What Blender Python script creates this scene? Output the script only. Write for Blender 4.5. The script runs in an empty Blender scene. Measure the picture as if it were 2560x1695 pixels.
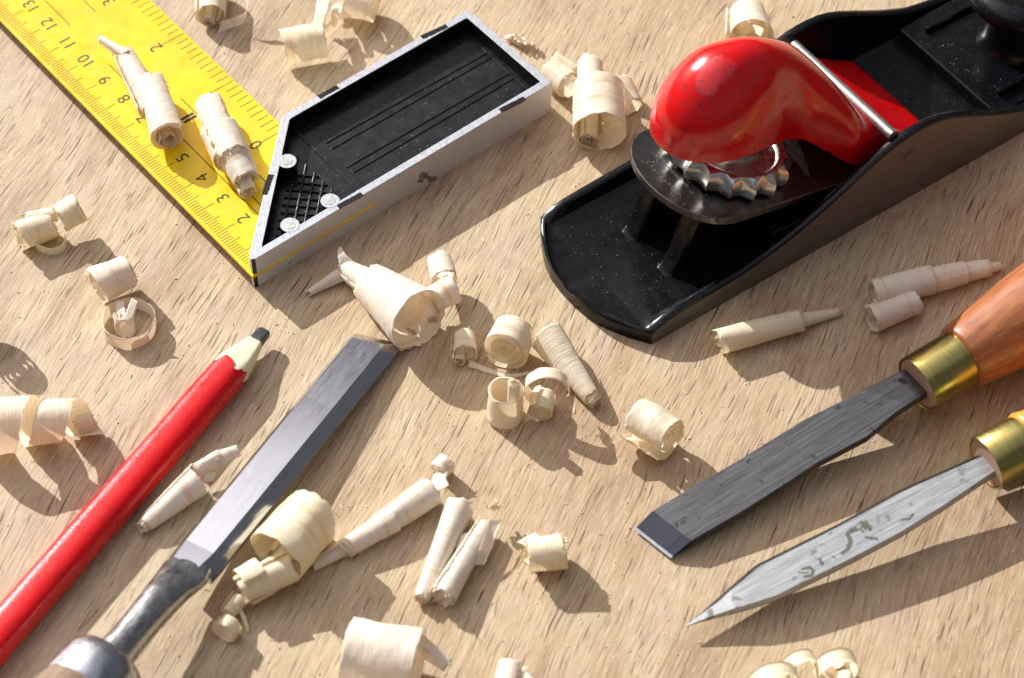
import bpy, bmesh, math, random
from mathutils import Vector, Matrix, noise

# ---------------------------------------------------------------- basics
# all lengths below are centimetres; S turns them into metres
S = 0.01
sc = bpy.context.scene
COL = sc.collection
FPX, PITCH, CH, CYD = 6400.0, 0.9002, 54.92, 43.57      # lens in photo pixels, camera tilt, height, set-back
F_ = Vector((0, math.cos(PITCH), -math.sin(PITCH)))
R_ = Vector((1, 0, 0)); U_ = Vector((0, math.sin(PITCH), math.cos(PITCH)))
CAM = Vector((0, -CYD, CH))

def un(x, y, z=0.0):
    """photo pixel -> point of the place at height z (cm)"""
    d = F_ * FPX + R_ * (x - 1280) - U_ * (y - 847.5)
    return CAM + d * ((z - CH) / d.z)

def pxcm(x, y, z=0.0):
    return FPX / (un(x, y, z) - CAM).dot(F_)

def V(*a): return Vector(a)

def mesh(name, verts, faces, mat, parent=None, smooth=False, uvs=None, origin=None, mats=None, fmat=None, auto=None):
    me = bpy.data.meshes.new(name)
    o0 = origin or Vector((0, 0, 0))
    me.from_pydata([((Vector(v) - o0) * S)[:] for v in verts], [], faces)
    if uvs is not None:
        l = me.uv_layers.new(name="UVMap")
        for p in me.polygons:
            for li in p.loop_indices:
                l.data[li].uv = uvs[me.loops[li].vertex_index]
    for m in (mats or [mat]): me.materials.append(m)
    if fmat:
        for p, k in zip(me.polygons, fmat): p.material_index = k
    me.update()
    if smooth:
        for p in me.polygons: p.use_smooth = True
        if auto is not None:
            me.set_sharp_from_angle(angle=math.radians(auto))
    o = bpy.data.objects.new(name, me); COL.objects.link(o)
    if parent: o.parent = parent
    elif origin is not None: o.location = origin * S
    return o

def empty(name, origin, X=None, Z=None):
    o = bpy.data.objects.new(name, None); COL.objects.link(o)
    o.empty_display_size = 0.01
    if X is not None:
        X = X.normalized(); Z = (Z or V(0, 0, 1)); Z = (Z - X * Z.dot(X)).normalized(); Y = Z.cross(X)
        M = Matrix((X, Y, Z)).transposed().to_4x4()
    else: M = Matrix.Identity(4)
    o.matrix_world = Matrix.Translation(origin * S) @ M
    return o, origin, M.to_3x3()

def tag(o, label, cat, group=None, kind=None):
    if label: o['label'] = label
    if cat: o['category'] = cat
    if group: o['group'] = group
    if kind: o['kind'] = kind

def loft(rings, cap=True, closed=True):
    v, f = [], []
    n = len(rings[0])
    for r in rings: v += [tuple(p) for p in r]
    for i in range(len(rings) - 1):
        for j in range(n if closed else n - 1):
            k = (j + 1) % n
            f.append((i*n + j, i*n + k, (i+1)*n + k, (i+1)*n + j))
    if cap:
        f.append(tuple(reversed(range(n)))); f.append(tuple((len(rings)-1)*n + j for j in range(n)))
    return v, f

def prism(poly, z0, z1):
    """poly: 2D outline, z0/z1 numbers or functions of (x, y)"""
    g0 = z0 if callable(z0) else (lambda x, y: z0)
    g1 = z1 if callable(z1) else (lambda x, y: z1)
    return loft([[(x, y, g0(x, y)) for x, y in poly], [(x, y, g1(x, y)) for x, y in poly]])

def box(x0, x1, y0, y1, z0, z1):
    return prism([(x0, y0), (x1, y0), (x1, y1), (x0, y1)], z0, z1)

def join(parts):
    v, f = [], []
    for a, b in parts:
        k = len(v); v += list(a); f += [tuple(i + k for i in q) for q in b]
    return v, f

def bevel(o, w, seg=2, ang=30):
    m = o.modifiers.new('bevel', 'BEVEL'); m.width = w * S; m.segments = seg
    m.limit_method = 'ANGLE'; m.angle_limit = math.radians(ang); m.harden_normals = False
    return o

def lathe(prof, n=48, sq=1.0):
    """prof: list of (x, r) round the local x axis"""
    rings = []
    for x, r in prof:
        rings.append([(x, r*math.cos(2*math.pi*k/n), r*sq*math.sin(2*math.pi*k/n)) for k in range(n)])
    return loft(rings)

# ---------------------------------------------------------------- materials
def srgb(r, g, b):
    f = lambda c: c/12.92 if c <= .04045 else ((c+.055)/1.055)**2.4
    return (f(r/255), f(g/255), f(b/255), 1)

class NT:
    def __init__(s, name):
        s.m = bpy.data.materials.new(name); s.m.use_nodes = True
        s.t = s.m.node_tree; s.t.nodes.clear()
        s.out = s.n('ShaderNodeOutputMaterial')
    def n(s, t, **k):
        x = s.t.nodes.new(t)
        for a, b in k.items():
            if a.startswith('i_'): x.inputs[a[2:].replace('_', ' ')].default_value = b
            else: setattr(x, a, b)
        return x
    def l(s, a, b): s.t.links.new(a, b)
    def coord(s, kind='Object', scale=(1, 1, 1), rot=(0, 0, 0), mul=100.0):
        tc = s.n('ShaderNodeTexCoord'); a = s.n('ShaderNodeMapping')
        a.vector_type = 'POINT'
        a.inputs['Rotation'].default_value = rot
        s.l(tc.outputs[kind], a.inputs[0])
        b = s.n('ShaderNodeVectorMath', operation='MULTIPLY')
        s.l(a.outputs[0], b.inputs[0]); b.inputs[1].default_value = [q*mul for q in scale]
        return b.outputs[0]
    def noise(s, vec, scale=1, detail=2, rough=.5, dist=0):
        x = s.n('ShaderNodeTexNoise'); x.inputs['Scale'].default_value = scale
        x.inputs['Detail'].default_value = detail; x.inputs['Roughness'].default_value = rough
        x.inputs['Distortion'].default_value = dist
        if vec is not None: s.l(vec, x.inputs['Vector'])
        return x.outputs['Fac']
    def ramp(s, fac, stops, interp='LINEAR'):
        x = s.n('ShaderNodeValToRGB'); x.color_ramp.interpolation = interp
        e = x.color_ramp.elements
        while len(e) > 1: e.remove(e[0])
        e[0].position = stops[0][0]; e[0].color = stops[0][1]
        for p, c in stops[1:]:
            q = e.new(p); q.color = c
        s.l(fac, x.inputs[0]); return x.outputs[0]
    def gray(s, fac, a, b, va=0., vb=1.):
        x = s.n('ShaderNodeMapRange'); s.l(fac, x.inputs[0])
        x.inputs[1].default_value = a; x.inputs[2].default_value = b
        x.inputs[3].default_value = va; x.inputs[4].default_value = vb
        return x.outputs[0]
    def mix(s, fac, a, b, mode='MIX'):
        x = s.n('ShaderNodeMix', data_type='RGBA', blend_type=mode)
        for sock, val in ((x.inputs[0], fac), (x.inputs[6], a), (x.inputs[7], b)):
            if hasattr(val, 'links'): s.l(val, sock)
            else: sock.default_value = val
        return x.outputs[2]
    def bump(s, h, strength=.3, dist=.02, normal=None):
        x = s.n('ShaderNodeBump'); x.inputs['Strength'].default_value = strength
        x.inputs['Distance'].default_value = dist*S
        s.l(h, x.inputs['Height'])
        if normal is not None: s.l(normal, x.inputs['Normal'])
        return x.outputs[0]
    def princ(s, base, rough=.5, metal=0., normal=None, coat=0., coat_rough=.1, spec=.5, aniso=0.):
        p = s.n('ShaderNodeBsdfPrincipled')
        for nm, v in (('Base Color', base), ('Roughness', rough), ('Metallic', metal)):
            if hasattr(v, 'links'): s.l(v, p.inputs[nm])
            else: p.inputs[nm].default_value = v
        p.inputs['Coat Weight'].default_value = coat; p.inputs['Coat Roughness'].default_value = coat_rough
        p.inputs['Specular IOR Level'].default_value = spec
        p.inputs['Anisotropic'].default_value = aniso
        if normal is not None: s.l(normal, p.inputs['Normal'])
        return p.outputs[0]
    def done(s, sh): s.l(sh, s.out.inputs[0]); return s.m

def mat_table():
    t = NT('beech_wood')
    ang = math.radians(-68)
    base = t.coord('Object', (1, 1, 1), (0, 0, ang))            # x now runs along the grain (cm)
    warp = t.noise(base, .18, 2)
    # gentle waviness of the grain
    sep = t.n('ShaderNodeSeparateXYZ'); t.l(base, sep.inputs[0])
    wv = t.n('ShaderNodeMath', operation='MULTIPLY_ADD'); t.l(warp, wv.inputs[0]); wv.inputs[1].default_value = .8; t.l(sep.outputs[1], wv.inputs[2])
    def vec(sx, sy, off=0.):
        c = t.n('ShaderNodeCombineXYZ')
        a = t.n('ShaderNodeMath', operation='MULTIPLY'); t.l(sep.outputs[0], a.inputs[0]); a.inputs[1].default_value = sx
        b = t.n('ShaderNodeMath', operation='MULTIPLY'); t.l(wv.outputs[0], b.inputs[0]); b.inputs[1].default_value = sy
        t.l(a.outputs[0], c.inputs[0]); t.l(b.outputs[0], c.inputs[1]); c.inputs[2].default_value = off
        return c.outputs[0]
    broad = t.noise(vec(.16, .55), 1, 3, .6)
    col = t.ramp(broad, [(.30, srgb(160, 134, 102)), (.44, srgb(190, 167, 131)), (.56, srgb(204, 184, 148)), (.70, srgb(172, 146, 114))])
    pink = t.noise(vec(.5, .9, 7), 1, 3, .6)
    col = t.mix(t.gray(pink, .53, .68, 0, .55), col, srgb(196, 168, 152))
    # random board tone plus a painted light gradient: browner one side, greyer other
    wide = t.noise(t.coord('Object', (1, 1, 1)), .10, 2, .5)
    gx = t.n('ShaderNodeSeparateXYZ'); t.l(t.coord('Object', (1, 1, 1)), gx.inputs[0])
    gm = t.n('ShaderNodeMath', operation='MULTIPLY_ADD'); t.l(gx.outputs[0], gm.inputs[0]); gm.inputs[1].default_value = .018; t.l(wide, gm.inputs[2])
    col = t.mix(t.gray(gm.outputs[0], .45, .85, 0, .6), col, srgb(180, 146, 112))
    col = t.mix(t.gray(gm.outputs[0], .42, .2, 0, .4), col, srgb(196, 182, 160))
    # fine fibres
    fib = t.noise(vec(1.9, 26, 3), 1, 3, .7)
    col = t.mix(t.gray(fib, .3, .62, .42, 0), col, srgb(150, 120, 92))
    pale_fib = t.noise(vec(1.6, 19, 11), 1, 2, .6)
    col = t.mix(t.gray(pale_fib, .52, .7, 0, .38), col, srgb(232, 216, 188))
    # ray flecks and open pores: short dark dashes along the grain
    f1 = t.noise(vec(.8, 14, 21), 1, 1, .5)
    f2 = t.noise(vec(1.5, 19, 41), 1, 1, .5)
    dens = t.noise(vec(.35, .5, 60), 1, 1, .5)
    m1 = t.gray(f1, .65, .705, 0, .9); m2 = t.gray(f2, .66, .73, 0, .55)
    mx = t.n('ShaderNodeMath', operation='MAXIMUM'); t.l(m1, mx.inputs[0]); t.l(m2, mx.inputs[1])
    dm = t.n('ShaderNodeMath', operation='MULTIPLY'); t.l(mx.outputs[0], dm.inputs[0]); t.l(t.gray(dens, .3, .6, .45, 1), dm.inputs[1])
    col = t.mix(dm.outputs[0], col, srgb(94, 68, 50))
    f3 = t.noise(vec(.35, 17, 131), 1, 2, .6)
    col = t.mix(t.gray(f3, .52, .66, 0, .5), col, srgb(130, 98, 72))
    f4 = t.noise(vec(.4, 23, 151), 1, 2, .6)
    col = t.mix(t.gray(f4, .55, .7, 0, .35), col, srgb(228, 214, 190))
    # occasional long hairline checks
    ck = t.noise(vec(.45, 9, 81), 1, 2, .6)
    cm = t.gray(ck, .70, .735, 0, .8)
    col = t.mix(cm, col, srgb(84, 62, 50))
    # bluish bruises and small stains
    st = t.noise(t.coord('Object', (1, 1, 1)), .9, 4, .65)
    col = t.mix(t.gray(st, .68, .76, 0, .35), col, srgb(150, 140, 146))
    sp = t.noise(t.coord('Object', (1, 1, 1)), 5.5, 1, .5)
    col = t.mix(t.gray(sp, .80, .83, 0, .6), col, srgb(70, 66, 70))
    h = t.mix(.5, fib, t.noise(vec(1.2, 9, 91), 1, 3, .7))
    hn = t.n('ShaderNodeMath', operation='MULTIPLY_ADD'); t.l(mx.outputs[0], hn.inputs[0]); hn.inputs[1].default_value = -1.0; t.l(h, hn.inputs[2])
    hn2 = t.n('ShaderNodeMath', operation='MULTIPLY_ADD'); t.l(cm, hn2.inputs[0]); hn2.inputs[1].default_value = -1.5; t.l(hn.outputs[0], hn2.inputs[2])
    nrm = t.bump(hn2.outputs[0], .55, .03)
    return t.done(t.princ(col, .62, 0, nrm, spec=.3))

def mat_shaving(name, tint, pinkish):
    t = NT(name)
    tc = t.n('ShaderNodeTexCoord')
    def vec(sx, sy):
        b = t.n('ShaderNodeVectorMath', operation='MULTIPLY'); t.l(tc.outputs['UV'], b.inputs[0]); b.inputs[1].default_value = (sx, sy, 1)
        return b.outputs[0]
    a = t.noise(vec(.9, 9), 1, 4, .65)
    col = t.ramp(a, [(.25, pinkish), (.5, tint), (.75, srgb(252, 246, 230))])
    b = t.noise(vec(.8, 30), 1, 2, .6)
    col = t.mix(t.gray(b, .3, .68, .36, 0), col, srgb(214, 180, 130))
    c = t.noise(vec(.35, 3.2), 1, 3, .55)
    col = t.mix(t.gray(c, .56, .68, 0, .55), col, srgb(224, 184, 128))
    k = t.noise(vec(7, 22), 1, 1, .5)
    col = t.mix(t.gray(k, .76, .8, 0, .6), col, srgb(176, 132, 84))
    hh = t.mix(.5, b, t.noise(vec(2.5, 6), 1, 4, .7))
    nrm = t.bump(hh, .7, .045)
    p = t.princ(col, .48, 0, nrm, spec=.35)
    tr = t.n('ShaderNodeBsdfTranslucent'); t.l(t.mix(.35, col, srgb(255, 214, 150)), tr.inputs[0]); t.l(nrm, tr.inputs[1])
    mx = t.n('ShaderNodeMixShader'); mx.inputs[0].default_value = .25
    t.l(p, mx.inputs[1]); t.l(tr.outputs[0], mx.inputs[2])
    return t.done(mx.outputs[0])

def mat_metal(name, col, col2, rough=(.25, .45), scr=(1, 40, 1), blot=.0, blotcol=(.02, .018, .015, 1), bscale=2., bth=.62, bstr=.15, metal=1., rot=0., speck=0.):
    t = NT(name)
    v = t.coord('Object', scr, (0, 0, rot))
    a = t.noise(v, 1, 4, .65)
    c = t.mix(t.gray(a, .3, .7), col, col2)
    big = t.noise(t.coord('Object'), .8, 3, .6)
    c = t.mix(t.gray(big, .3, .75, .0, .35), c, col)
    r = t.gray(a, .3, .7, rough[0], rough[1])
    if blot > 0:
        k = t.noise(t.coord('Object', (1, 1, 1)), bscale, 5, .7)
        m = t.gray(k, bth, bth + .06, 0, blot)
        c = t.mix(m, c, blotcol)
        rr = t.n('ShaderNodeMath', operation='MAXIMUM'); t.l(r, rr.inputs[0]); t.l(t.gray(k, bth, bth + .06, 0, .75), rr.inputs[1]); r = rr.outputs[0]
    if speck > 0:
        k = t.noise(t.coord('Object'), 16, 1, .5)
        c = t.mix(t.gray(k, .77, .8, 0, speck), c, (.7, .68, .62, 1))
    n = t.bump(a, bstr, .006)
    return t.done(t.princ(c, r, metal, n))

def mat_paint(name, col, rough=.18, chip=(.05, .04, .04, 1), chipth=.7, dust=0., dustcol=(.45, .43, .4, 1), metalflake=False, coat=0., spec=.5):
    t = NT(name)
    o = t.coord('Object')
    a = t.noise(o, 1.2, 4, .6)
    dark = tuple(x*.82 for x in col[:3]) + (1,)
    c = t.mix(t.gray(a, .35, .7), col, dark)
    k = t.noise(o, 5.5, 5, .75)
    c = t.mix(t.gray(k, chipth, chipth + .05, 0, .8), c, chip)
    if dust > 0:
        d = t.noise(o, 9, 6, .8)
        c = t.mix(t.gray(d, .64, .78, 0, dust), c, dustcol)
        d2 = t.noise(o, 19, 0, .5)
        c = t.mix(t.gray(d2, .80, .84, 0, .6), c, dustcol)
        sc2 = t.noise(t.coord('Object', (1.2, 9, 1), (0, 0, .6)), 1, 6, .75)
        c = t.mix(t.gray(sc2, .68, .76, 0, dust), c, dustcol)
    r = t.gray(t.noise(o, 2.5, 4, .7), .3, .75, rough*.7, rough*1.7)
    n = t.bump(t.noise(o, 3.2 if not metalflake else 16, 3, .6), .12 if not metalflake else .35, .02)
    return t.done(t.princ(c, r, 0, n, coat=coat, coat_rough=.12, spec=spec))

def mat_wood(name, c1, c2, c3, rough=.3, coat=.4):
    t = NT(name)
    a = t.noise(t.coord('Object', (.5, 6, 6)), 1, 4, .6)
    col = t.ramp(a, [(.25, c1), (.5, c2), (.75, c3)])
    f = t.noise(t.coord('Object', (1.6, 26, 26)), 1, 2, .6)
    col = t.mix(t.gray(f, .55, .75, 0, .5), col, c1)
    n = t.bump(f, .25, .01)
    return t.done(t.princ(col, rough, 0, n, coat=coat, coat_rough=.18))

def mat_flat(name, col, rough=.5, metal=0, spec=.5):
    t = NT(name)
    a = t.noise(t.coord('Object'), 6, 4, .7)
    c = t.mix(t.gray(a, .35, .7, 0, .5), col, tuple(x*.8 for x in col[:3]) + (1,))
    return t.done(t.princ(c, rough, metal, t.bump(a, .1, .01), spec=spec))

M = {}
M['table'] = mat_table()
M['shav'] = [mat_shaving('shaving_cream', srgb(251, 244, 222), srgb(246, 232, 202)),
             mat_shaving('shaving_pale', srgb(252, 246, 232), srgb(247, 233, 216)),
             mat_shaving('shaving_yellow', srgb(251, 244, 214), srgb(246, 232, 190))]
M['yellow'] = mat_paint('yellow_enamel', srgb(248, 208, 12), .34, chip=srgb(200, 180, 60), chipth=.72, dust=.12, dustcol=(.85, .8, .45, 1))
M['ink'] = mat_flat('printed_ink', (.035, .03, .01, 1), .6)
M['alu'] = mat_metal('cast_aluminium', (.60, .60, .60, 1), (.76, .76, .76, 1), (.38, .55), (2, 22, 22), .9, (.09, .07, .05, 1), 1.3, .67, .3, metal=.35)
M['alurim'] = mat_metal('milled_aluminium', (.40, .41, .43, 1), (.58, .59, .62, 1), (.4, .6), (14, 5, 5), 0, bstr=.5, metal=.5, rot=.5)
M['blackpl'] = mat_paint('black_enamel_tray', (.006, .006, .008, 1), .3, chip=(.03, .03, .035, 1), chipth=.72, dust=.05, dustcol=(.2, .2, .22, 1), spec=.35)
M['rib_glint'] = mat_paint('glint_black_rib', (.008, .009, .011, 1), .36, chip=(.06, .06, .07, 1), chipth=.64, dust=.08, spec=.3)  # lighter black and grey specks put sky highlights into the rib colour
M['japan'] = mat_paint('black_japanning', (.0035, .0037, .005, 1), .22, chip=(.03, .028, .03, 1), chipth=.72, dust=.07, dustcol=(.12, .12, .13, 1), coat=0, spec=.3)
M['side'] = mat_metal('ground_iron', (.13, .115, .10, 1), (.24, .215, .19, 1), (.5, .65), (.6, 20, 20), .5, (.04, .03, .025, 1), 1.3, .66, .4, metal=.8)
M['iron'] = mat_metal('blade_steel_dark', (.11, .108, .10, 1), (.22, .215, .205, 1), (.28, .42), (18, 1.2, 1), .75, (.025, .022, .02, 1), 2.2, .60, .25, speck=.5)
M['wheel'] = mat_metal('nickel', (.72, .70, .66, 1), (.86, .84, .80, 1), (.24, .36), (6, 6, 6), .7, (.1, .085, .06, 1), 2.6, .64, .2)
M['bar'] = mat_metal('zinc_rod', (.42, .42, .39, 1), (.60, .60, .56, 1), (.35, .5), (9, 9, 9), .5, (.12, .11, .09, 1), 3, .66, .4)
M['red'] = mat_paint('red_enamel', srgb(216, 10, 16), .17, chip=(.10, .025, .025, 1), chipth=.575, dust=.35, dustcol=(.28, .07, .07, 1), coat=.3)
M['pencil'] = mat_paint('red_pencil_lacquer', srgb(222, 4, 12), .26, chip=srgb(240, 120, 120), chipth=.74, metalflake=True, coat=.2, spec=.35)
M['pwood'] = mat_wood('pencil_wood', srgb(206, 194, 156), srgb(228, 217, 182), srgb(236, 227, 198), .6, 0)
M['lead'] = mat_metal('graphite', (.045, .048, .055, 1), (.10, .105, .115, 1), (.35, .55), (4, 20, 20), metal=.5, speck=.4)
M['chisel'] = mat_metal('polished_steel', (.50, .51, .53, 1), (.62, .63, .66, 1), (.07, .17), (1.5, 14, 1), .5, (.05, .045, .04, 1), 3.4, .70, .03, speck=.3)
M['tang'] = mat_metal('forged_steel', (.36, .36, .36, 1), (.60, .61, .62, 1), (.18, .34), (3, 6, 6), .7, (.03, .028, .025, 1), 5, .60, .45)
M['ferrsteel'] = mat_metal('ferrule_steel', (.46, .47, .5, 1), (.6, .62, .66, 1), (.2, .32), (10, 3, 3), .6, (.06, .05, .05, 1), 3.5, .66, .25)
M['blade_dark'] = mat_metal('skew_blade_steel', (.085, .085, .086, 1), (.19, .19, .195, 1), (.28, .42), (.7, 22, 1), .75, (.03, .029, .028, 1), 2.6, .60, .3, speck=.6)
M['edge_dark'] = mat_metal('honed_edge_steel', (.05, .05, .06, 1), (.10, .105, .12, 1), (.08, .16), (.8, 26, 1), .3, (.02, .02, .02, 1), 3, .66, .08, speck=.6)
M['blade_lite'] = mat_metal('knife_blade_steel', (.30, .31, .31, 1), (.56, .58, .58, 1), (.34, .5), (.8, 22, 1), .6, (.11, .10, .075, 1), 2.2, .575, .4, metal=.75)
M['brass'] = mat_metal('brass', (.34, .285, .09, 1), (.42, .36, .13, 1), (.26, .36), (22, 1.5, 1.5), .3, (.2, .14, .03, 1), 2, .66, .15)
M['orange'] = mat_wood('oiled_handle_wood', srgb(126, 66, 32), srgb(164, 96, 50), srgb(188, 120, 68), .4, .25)
M['amber'] = mat_wood('varnished_pale_wood', srgb(206, 132, 40), srgb(226, 160, 66), srgb(234, 180, 92))
M['grey_wood'] = mat_wood('worn_grey_wood', srgb(96, 76, 56), srgb(134, 108, 82), srgb(150, 126, 100), .6, 0)
M['endgrain'] = mat_flat('end_grain_wood', srgb(188, 150, 128), .8)
M['stain'] = mat_flat('brown_stain', (.22, .18, .13, 1), .8)
M['mark'] = mat_flat('etched_mark', (.12, .115, .085, 1), .7)

# ---------------------------------------------------------------- table
v, f = box(-75, 75, -60, 75, -4, 0)
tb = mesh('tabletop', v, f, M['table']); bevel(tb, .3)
tag(tb, 'pale beech board with short dark pore flecks under the tools', 'tabletop', kind='structure')

# ---------------------------------------------------------------- try square
TH = 0.6859; HO = V(-7.16, 1.77, 0); HL, HW, HH, ZR = 10.75, 3.89, 1.19, .57
sq, O, B = empty('try_square', HO, V(math.cos(TH), math.sin(TH), 0))
tag(sq, 'try square with yellow ruler blade and hollow black and silver handle', 'try square')
ex, ey = B.col[0], B.col[1]
def sl(x, y, z):
    d = un(x, y, z) - HO; return (d.dot(ex), d.dot(ey))
def inset(d):   # inner outline of the handle
    k = d
    return [(k*(1+math.sqrt(2)), k), (HL-k, k), (HL-k, HW-k), (HW + k*(math.sqrt(2)-1), HW-k)]
outer = [(.14, 0), (HL-.02, 0), (HL, .02), (HL, HW-.1), (HL-.1, HW), (HW+.1, HW), (HW-.06, HW-.06), (.04, .16), (.04, .06)]
# keep ring counts equal: resample the inner outline onto the outer one
inn = inset(.235)
inner = [(inn[0][0]+.03, inn[0][1]), (inn[1][0]-.02, inn[1][1]), (inn[1][0], inn[1][1]+.02), (inn[2][0], inn[2][1]-.05), (inn[2][0]-.05, inn[2][1]),
         (inn[3][0]+.05, inn[3][1]), (inn[3][0]-.03, inn[3][1]-.03), (inn[0][0]-.0, inn[0][1]+.04), (inn[0][0]-.02, inn[0][1]+.015)]
FZ = .66
rings = [[(x, y, 0) for x, y in outer], [(x, y, HH) for x, y in outer], [(x, y, HH) for x, y in inner], [(x, y, FZ-.02) for x, y in inner]]
vv, ff = [], []
n = len(outer)
for r in rings: vv += r
fm = []
for i in range(3):
    for j in range(n):
        k = (j+1) % n
        ff.append((i*n+j, i*n+k, (i+1)*n+k, (i+1)*n+j)); fm.append(2 if (i == 0 and j == 8) else (0, 1, 2)[i])
ff.append(tuple(reversed(range(n)))); fm.append(0)
hd = mesh('handle', vv, ff, None, sq, mats=[M['alu'], M['alurim'], M['blackpl']], fmat=fm)
bevel(hd, .025, 2, 40)
# black tray inside the frame with its raised ribs
parts = [prism([(x, y) for x, y in inner], FZ-.06, FZ)]
def rib(p, q, w=.05, z0=FZ-.01, z1=FZ+.05):
    p = Vector(p); q = Vector(q); d = (q-p).normalized(); nn = Vector((-d.y, d.x))*w/2
    return prism([tuple(p-nn), tuple(q-nn), tuple(q+nn), tuple(p+nn)], z0, z1)
def z2(a, b): return sl(620+a*.4592, b*.4592, FZ)
lines = [((320, 700), (1210, 200)), ((420, 782), (1300, 290)), ((447, 818), (1330, 310)), ((540, 912), (1420, 402)), ((572, 942), (1450, 425)),
         ((1250, 232), (1300, 290)), ((1325, 310), (1420, 402)), ((1450, 425), (1530, 495)), ((390, 745), (440, 800)), ((450, 815), (540, 912)), ((572, 942), (640, 1010))]
ribs = []
for p, q in lines: ribs.append(rib(z2(*p), z2(*q), .035, FZ-.01, FZ+.03))
ud = z2(600, 1040)[0]
ribs.append(rib((ud, inn[0][1]), (ud, inn[2][1]), .08, FZ-.01, FZ+.04))
# waffle grid in the mitred corner, bars parallel and square to the mitre
c45 = math.sqrt(.5)
def clip(p, d):
    ts = []
    t0, t1 = -9, 9
    # half planes: y>inn, x<ud-.25 and y < x - margin (mitre side)
    for (nx, ny, c) in ((0, 1, .40), (-1, 0, -(ud-.55)), (c45, -c45, .42)):
        den = nx*d[0] + ny*d[1]; num = c - (nx*p[0] + ny*p[1])
        if abs(den) < 1e-9:
            if num > 0: return None
            continue
        t = num/den
        if den > 0: t0 = max(t0, t)
        else: t1 = min(t1, t)
    return (t0, t1) if t1 - t0 > .1 else None
for k in range(1, 13):
    o_ = k*.29
    for (px_, py_), d in (((o_*c45+.5, -o_*c45+.5), (c45, c45)), ((o_*c45+.35, o_*c45+.0), (c45, -c45))):
        c = clip((px_, py_), d)
        if c:
            ribs.append(rib((px_+d[0]*c[0], py_+d[1]*c[0]), (px_+d[0]*c[1], py_+d[1]*c[1]), .055, FZ-.01, FZ+.06))
tr_v, tr_f = join(parts)
tray = mesh('tray', tr_v, tr_f, M['blackpl'], hd)
a_, b_ = join(ribs); o_ = mesh('tray_ribs', a_, b_, M['rib_glint'], hd); bevel(o_, .014, 2)
# paint left on low spots of the rim
for p, q in (((385, 530), (490, 472)), ((945, 205), (1083, 140)), ((90, 1060), (125, 950)), ((490, 1128), (622, 1056)), ((1372, 603), (1508, 535))):
    a_, b_ = [sl(620+s_[0]*.4592, s_[1]*.4592, HH) for s_ in (p, q)]
    a2, b2 = Vector(a_), Vector(b_); d = (b2-a2).normalized(); nn = Vector((-d.y, d.x))
    n_, ring = 14, []
    rnd = random.Random(int(p[0]))
    up = [a2 + d*(i/n_)*(b2-a2).length + nn*(.085+rnd.uniform(-.012, .012)) for i in range(n_+1)]
    dn = [a2 + d*(i/n_)*(b2-a2).length - nn*(.085+rnd.uniform(-.012, .012)) for i in range(n_, -1, -1)]
    a_, b_ = prism([tuple(w) for w in up+dn], HH-.01, HH+.004); mesh('rim_paint', a_, b_, M['blackpl'], hd)
# brown stain on the near side face
def side_pt(x, y):
    lo_, hi_ = -1., 3.
    for _ in range(40):
        m_ = (lo_+hi_)/2
        if sl(x, y, m_)[1] > 0: lo_ = m_
        else: hi_ = m_
    return (sl(x, y, m_)[0], m_)
for bi, (cx_, cy_, rx_, ry_) in enumerate(((960, 958, 34, 24), (1000, 975, 40, 20), (938, 985, 22, 12))):
    rnd = random.Random(bi+3); ring = []
    for k in range(26):
        a = 2*math.pi*k/26; rr_ = rnd.uniform(.55, 1.1)
        ring.append(side_pt(620+(cx_+rx_*rr_*math.cos(a))*.4592, (cy_+ry_*rr_*math.sin(a))*.4592))
    mesh('stain', [(x, -.003, z) for x, z in ring], [tuple(range(26))], M['stain'], hd)
# rivets
for cx, cy in ((213, 877), (446, 1093), (228, 1225)):
    c = sl(620+cx*.4592, cy*.4592, HH)
    def disc(r, z0, z1, n=40): return prism([(c[0]+r*math.cos(2*math.pi*i/n), c[1]+r*math.sin(2*math.pi*i/n)) for i in range(n)], z0, z1)
    a_, b_ = disc(.265, FZ-.01, HH+.006); fm_ = [1]*(len(b_)-2) + [0, 0]
    rv = mesh('rivet', a_, b_, None, hd, smooth=True, auto=30, mats=[M['alurim'], M['blackpl']], fmat=fm_)
    a_, b_ = disc(.15, HH, HH+.014); mesh('rivet_core', a_, b_, M['bar'], rv)
# ruler blade
RW = 3.97
a_, b_ = prism([(-.03, -.012), (4.25, -.012), (4.25, .8), (RW, .8), (RW, 17.5), (-.03, 17.5)], ZR-.1, ZR)
ru = mesh('ruler_blade', a_, b_, M['yellow'], sq); bevel(ru, .015, 2)
ip = []
ZI = ZR+.0045
def tick(u0, u1, v_, w=.026): ip.append(box(u0, u1, v_-w/2, v_+w/2, ZR-.002, ZI))
V0 = -.12
for i in range(3, 176):
    vv_ = V0 + i*.1
    ln = .72 if i % 10 == 0 else (.56 if i % 5 == 0 else .40)
    tick(.07, ln+.0, vv_, .018)
vi2 = sl(444.6, 91, ZR)[1]
for i in range(0, 46):
    vv_ = vi2 - 2*2.54 + i*.254
    ln = .62 if i % 10 == 0 else (.40 if i % 2 else .47)
    if vv_ < .8: continue
    tick(RW-.06-ln-(.2 if i % 10 == 0 else 0), RW-.05, vv_, .022)
def zz(a, b): return sl(a*.3571, b*.3571, ZR)
def z5(a, b): return sl(380+a*.2423, 220+b*.2423, ZR)
for p, q in ((zz(315, 0), zz(490, 178)), (zz(585, 0), zz(668, 83)), (zz(765, 450), zz(990, 680)), (zz(1270, 685), zz(1900, 1320)),
             (zz(1270, 960), zz(1815, 1510)), (zz(1690, 1300), zz(1850, 1460))):
    u_ = (p[0]+q[0])/2
    ip.append(box(u_-.014, u_+.014, min(p[1], q[1]), max(p[1], q[1]), ZR-.002, ZI))
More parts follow.
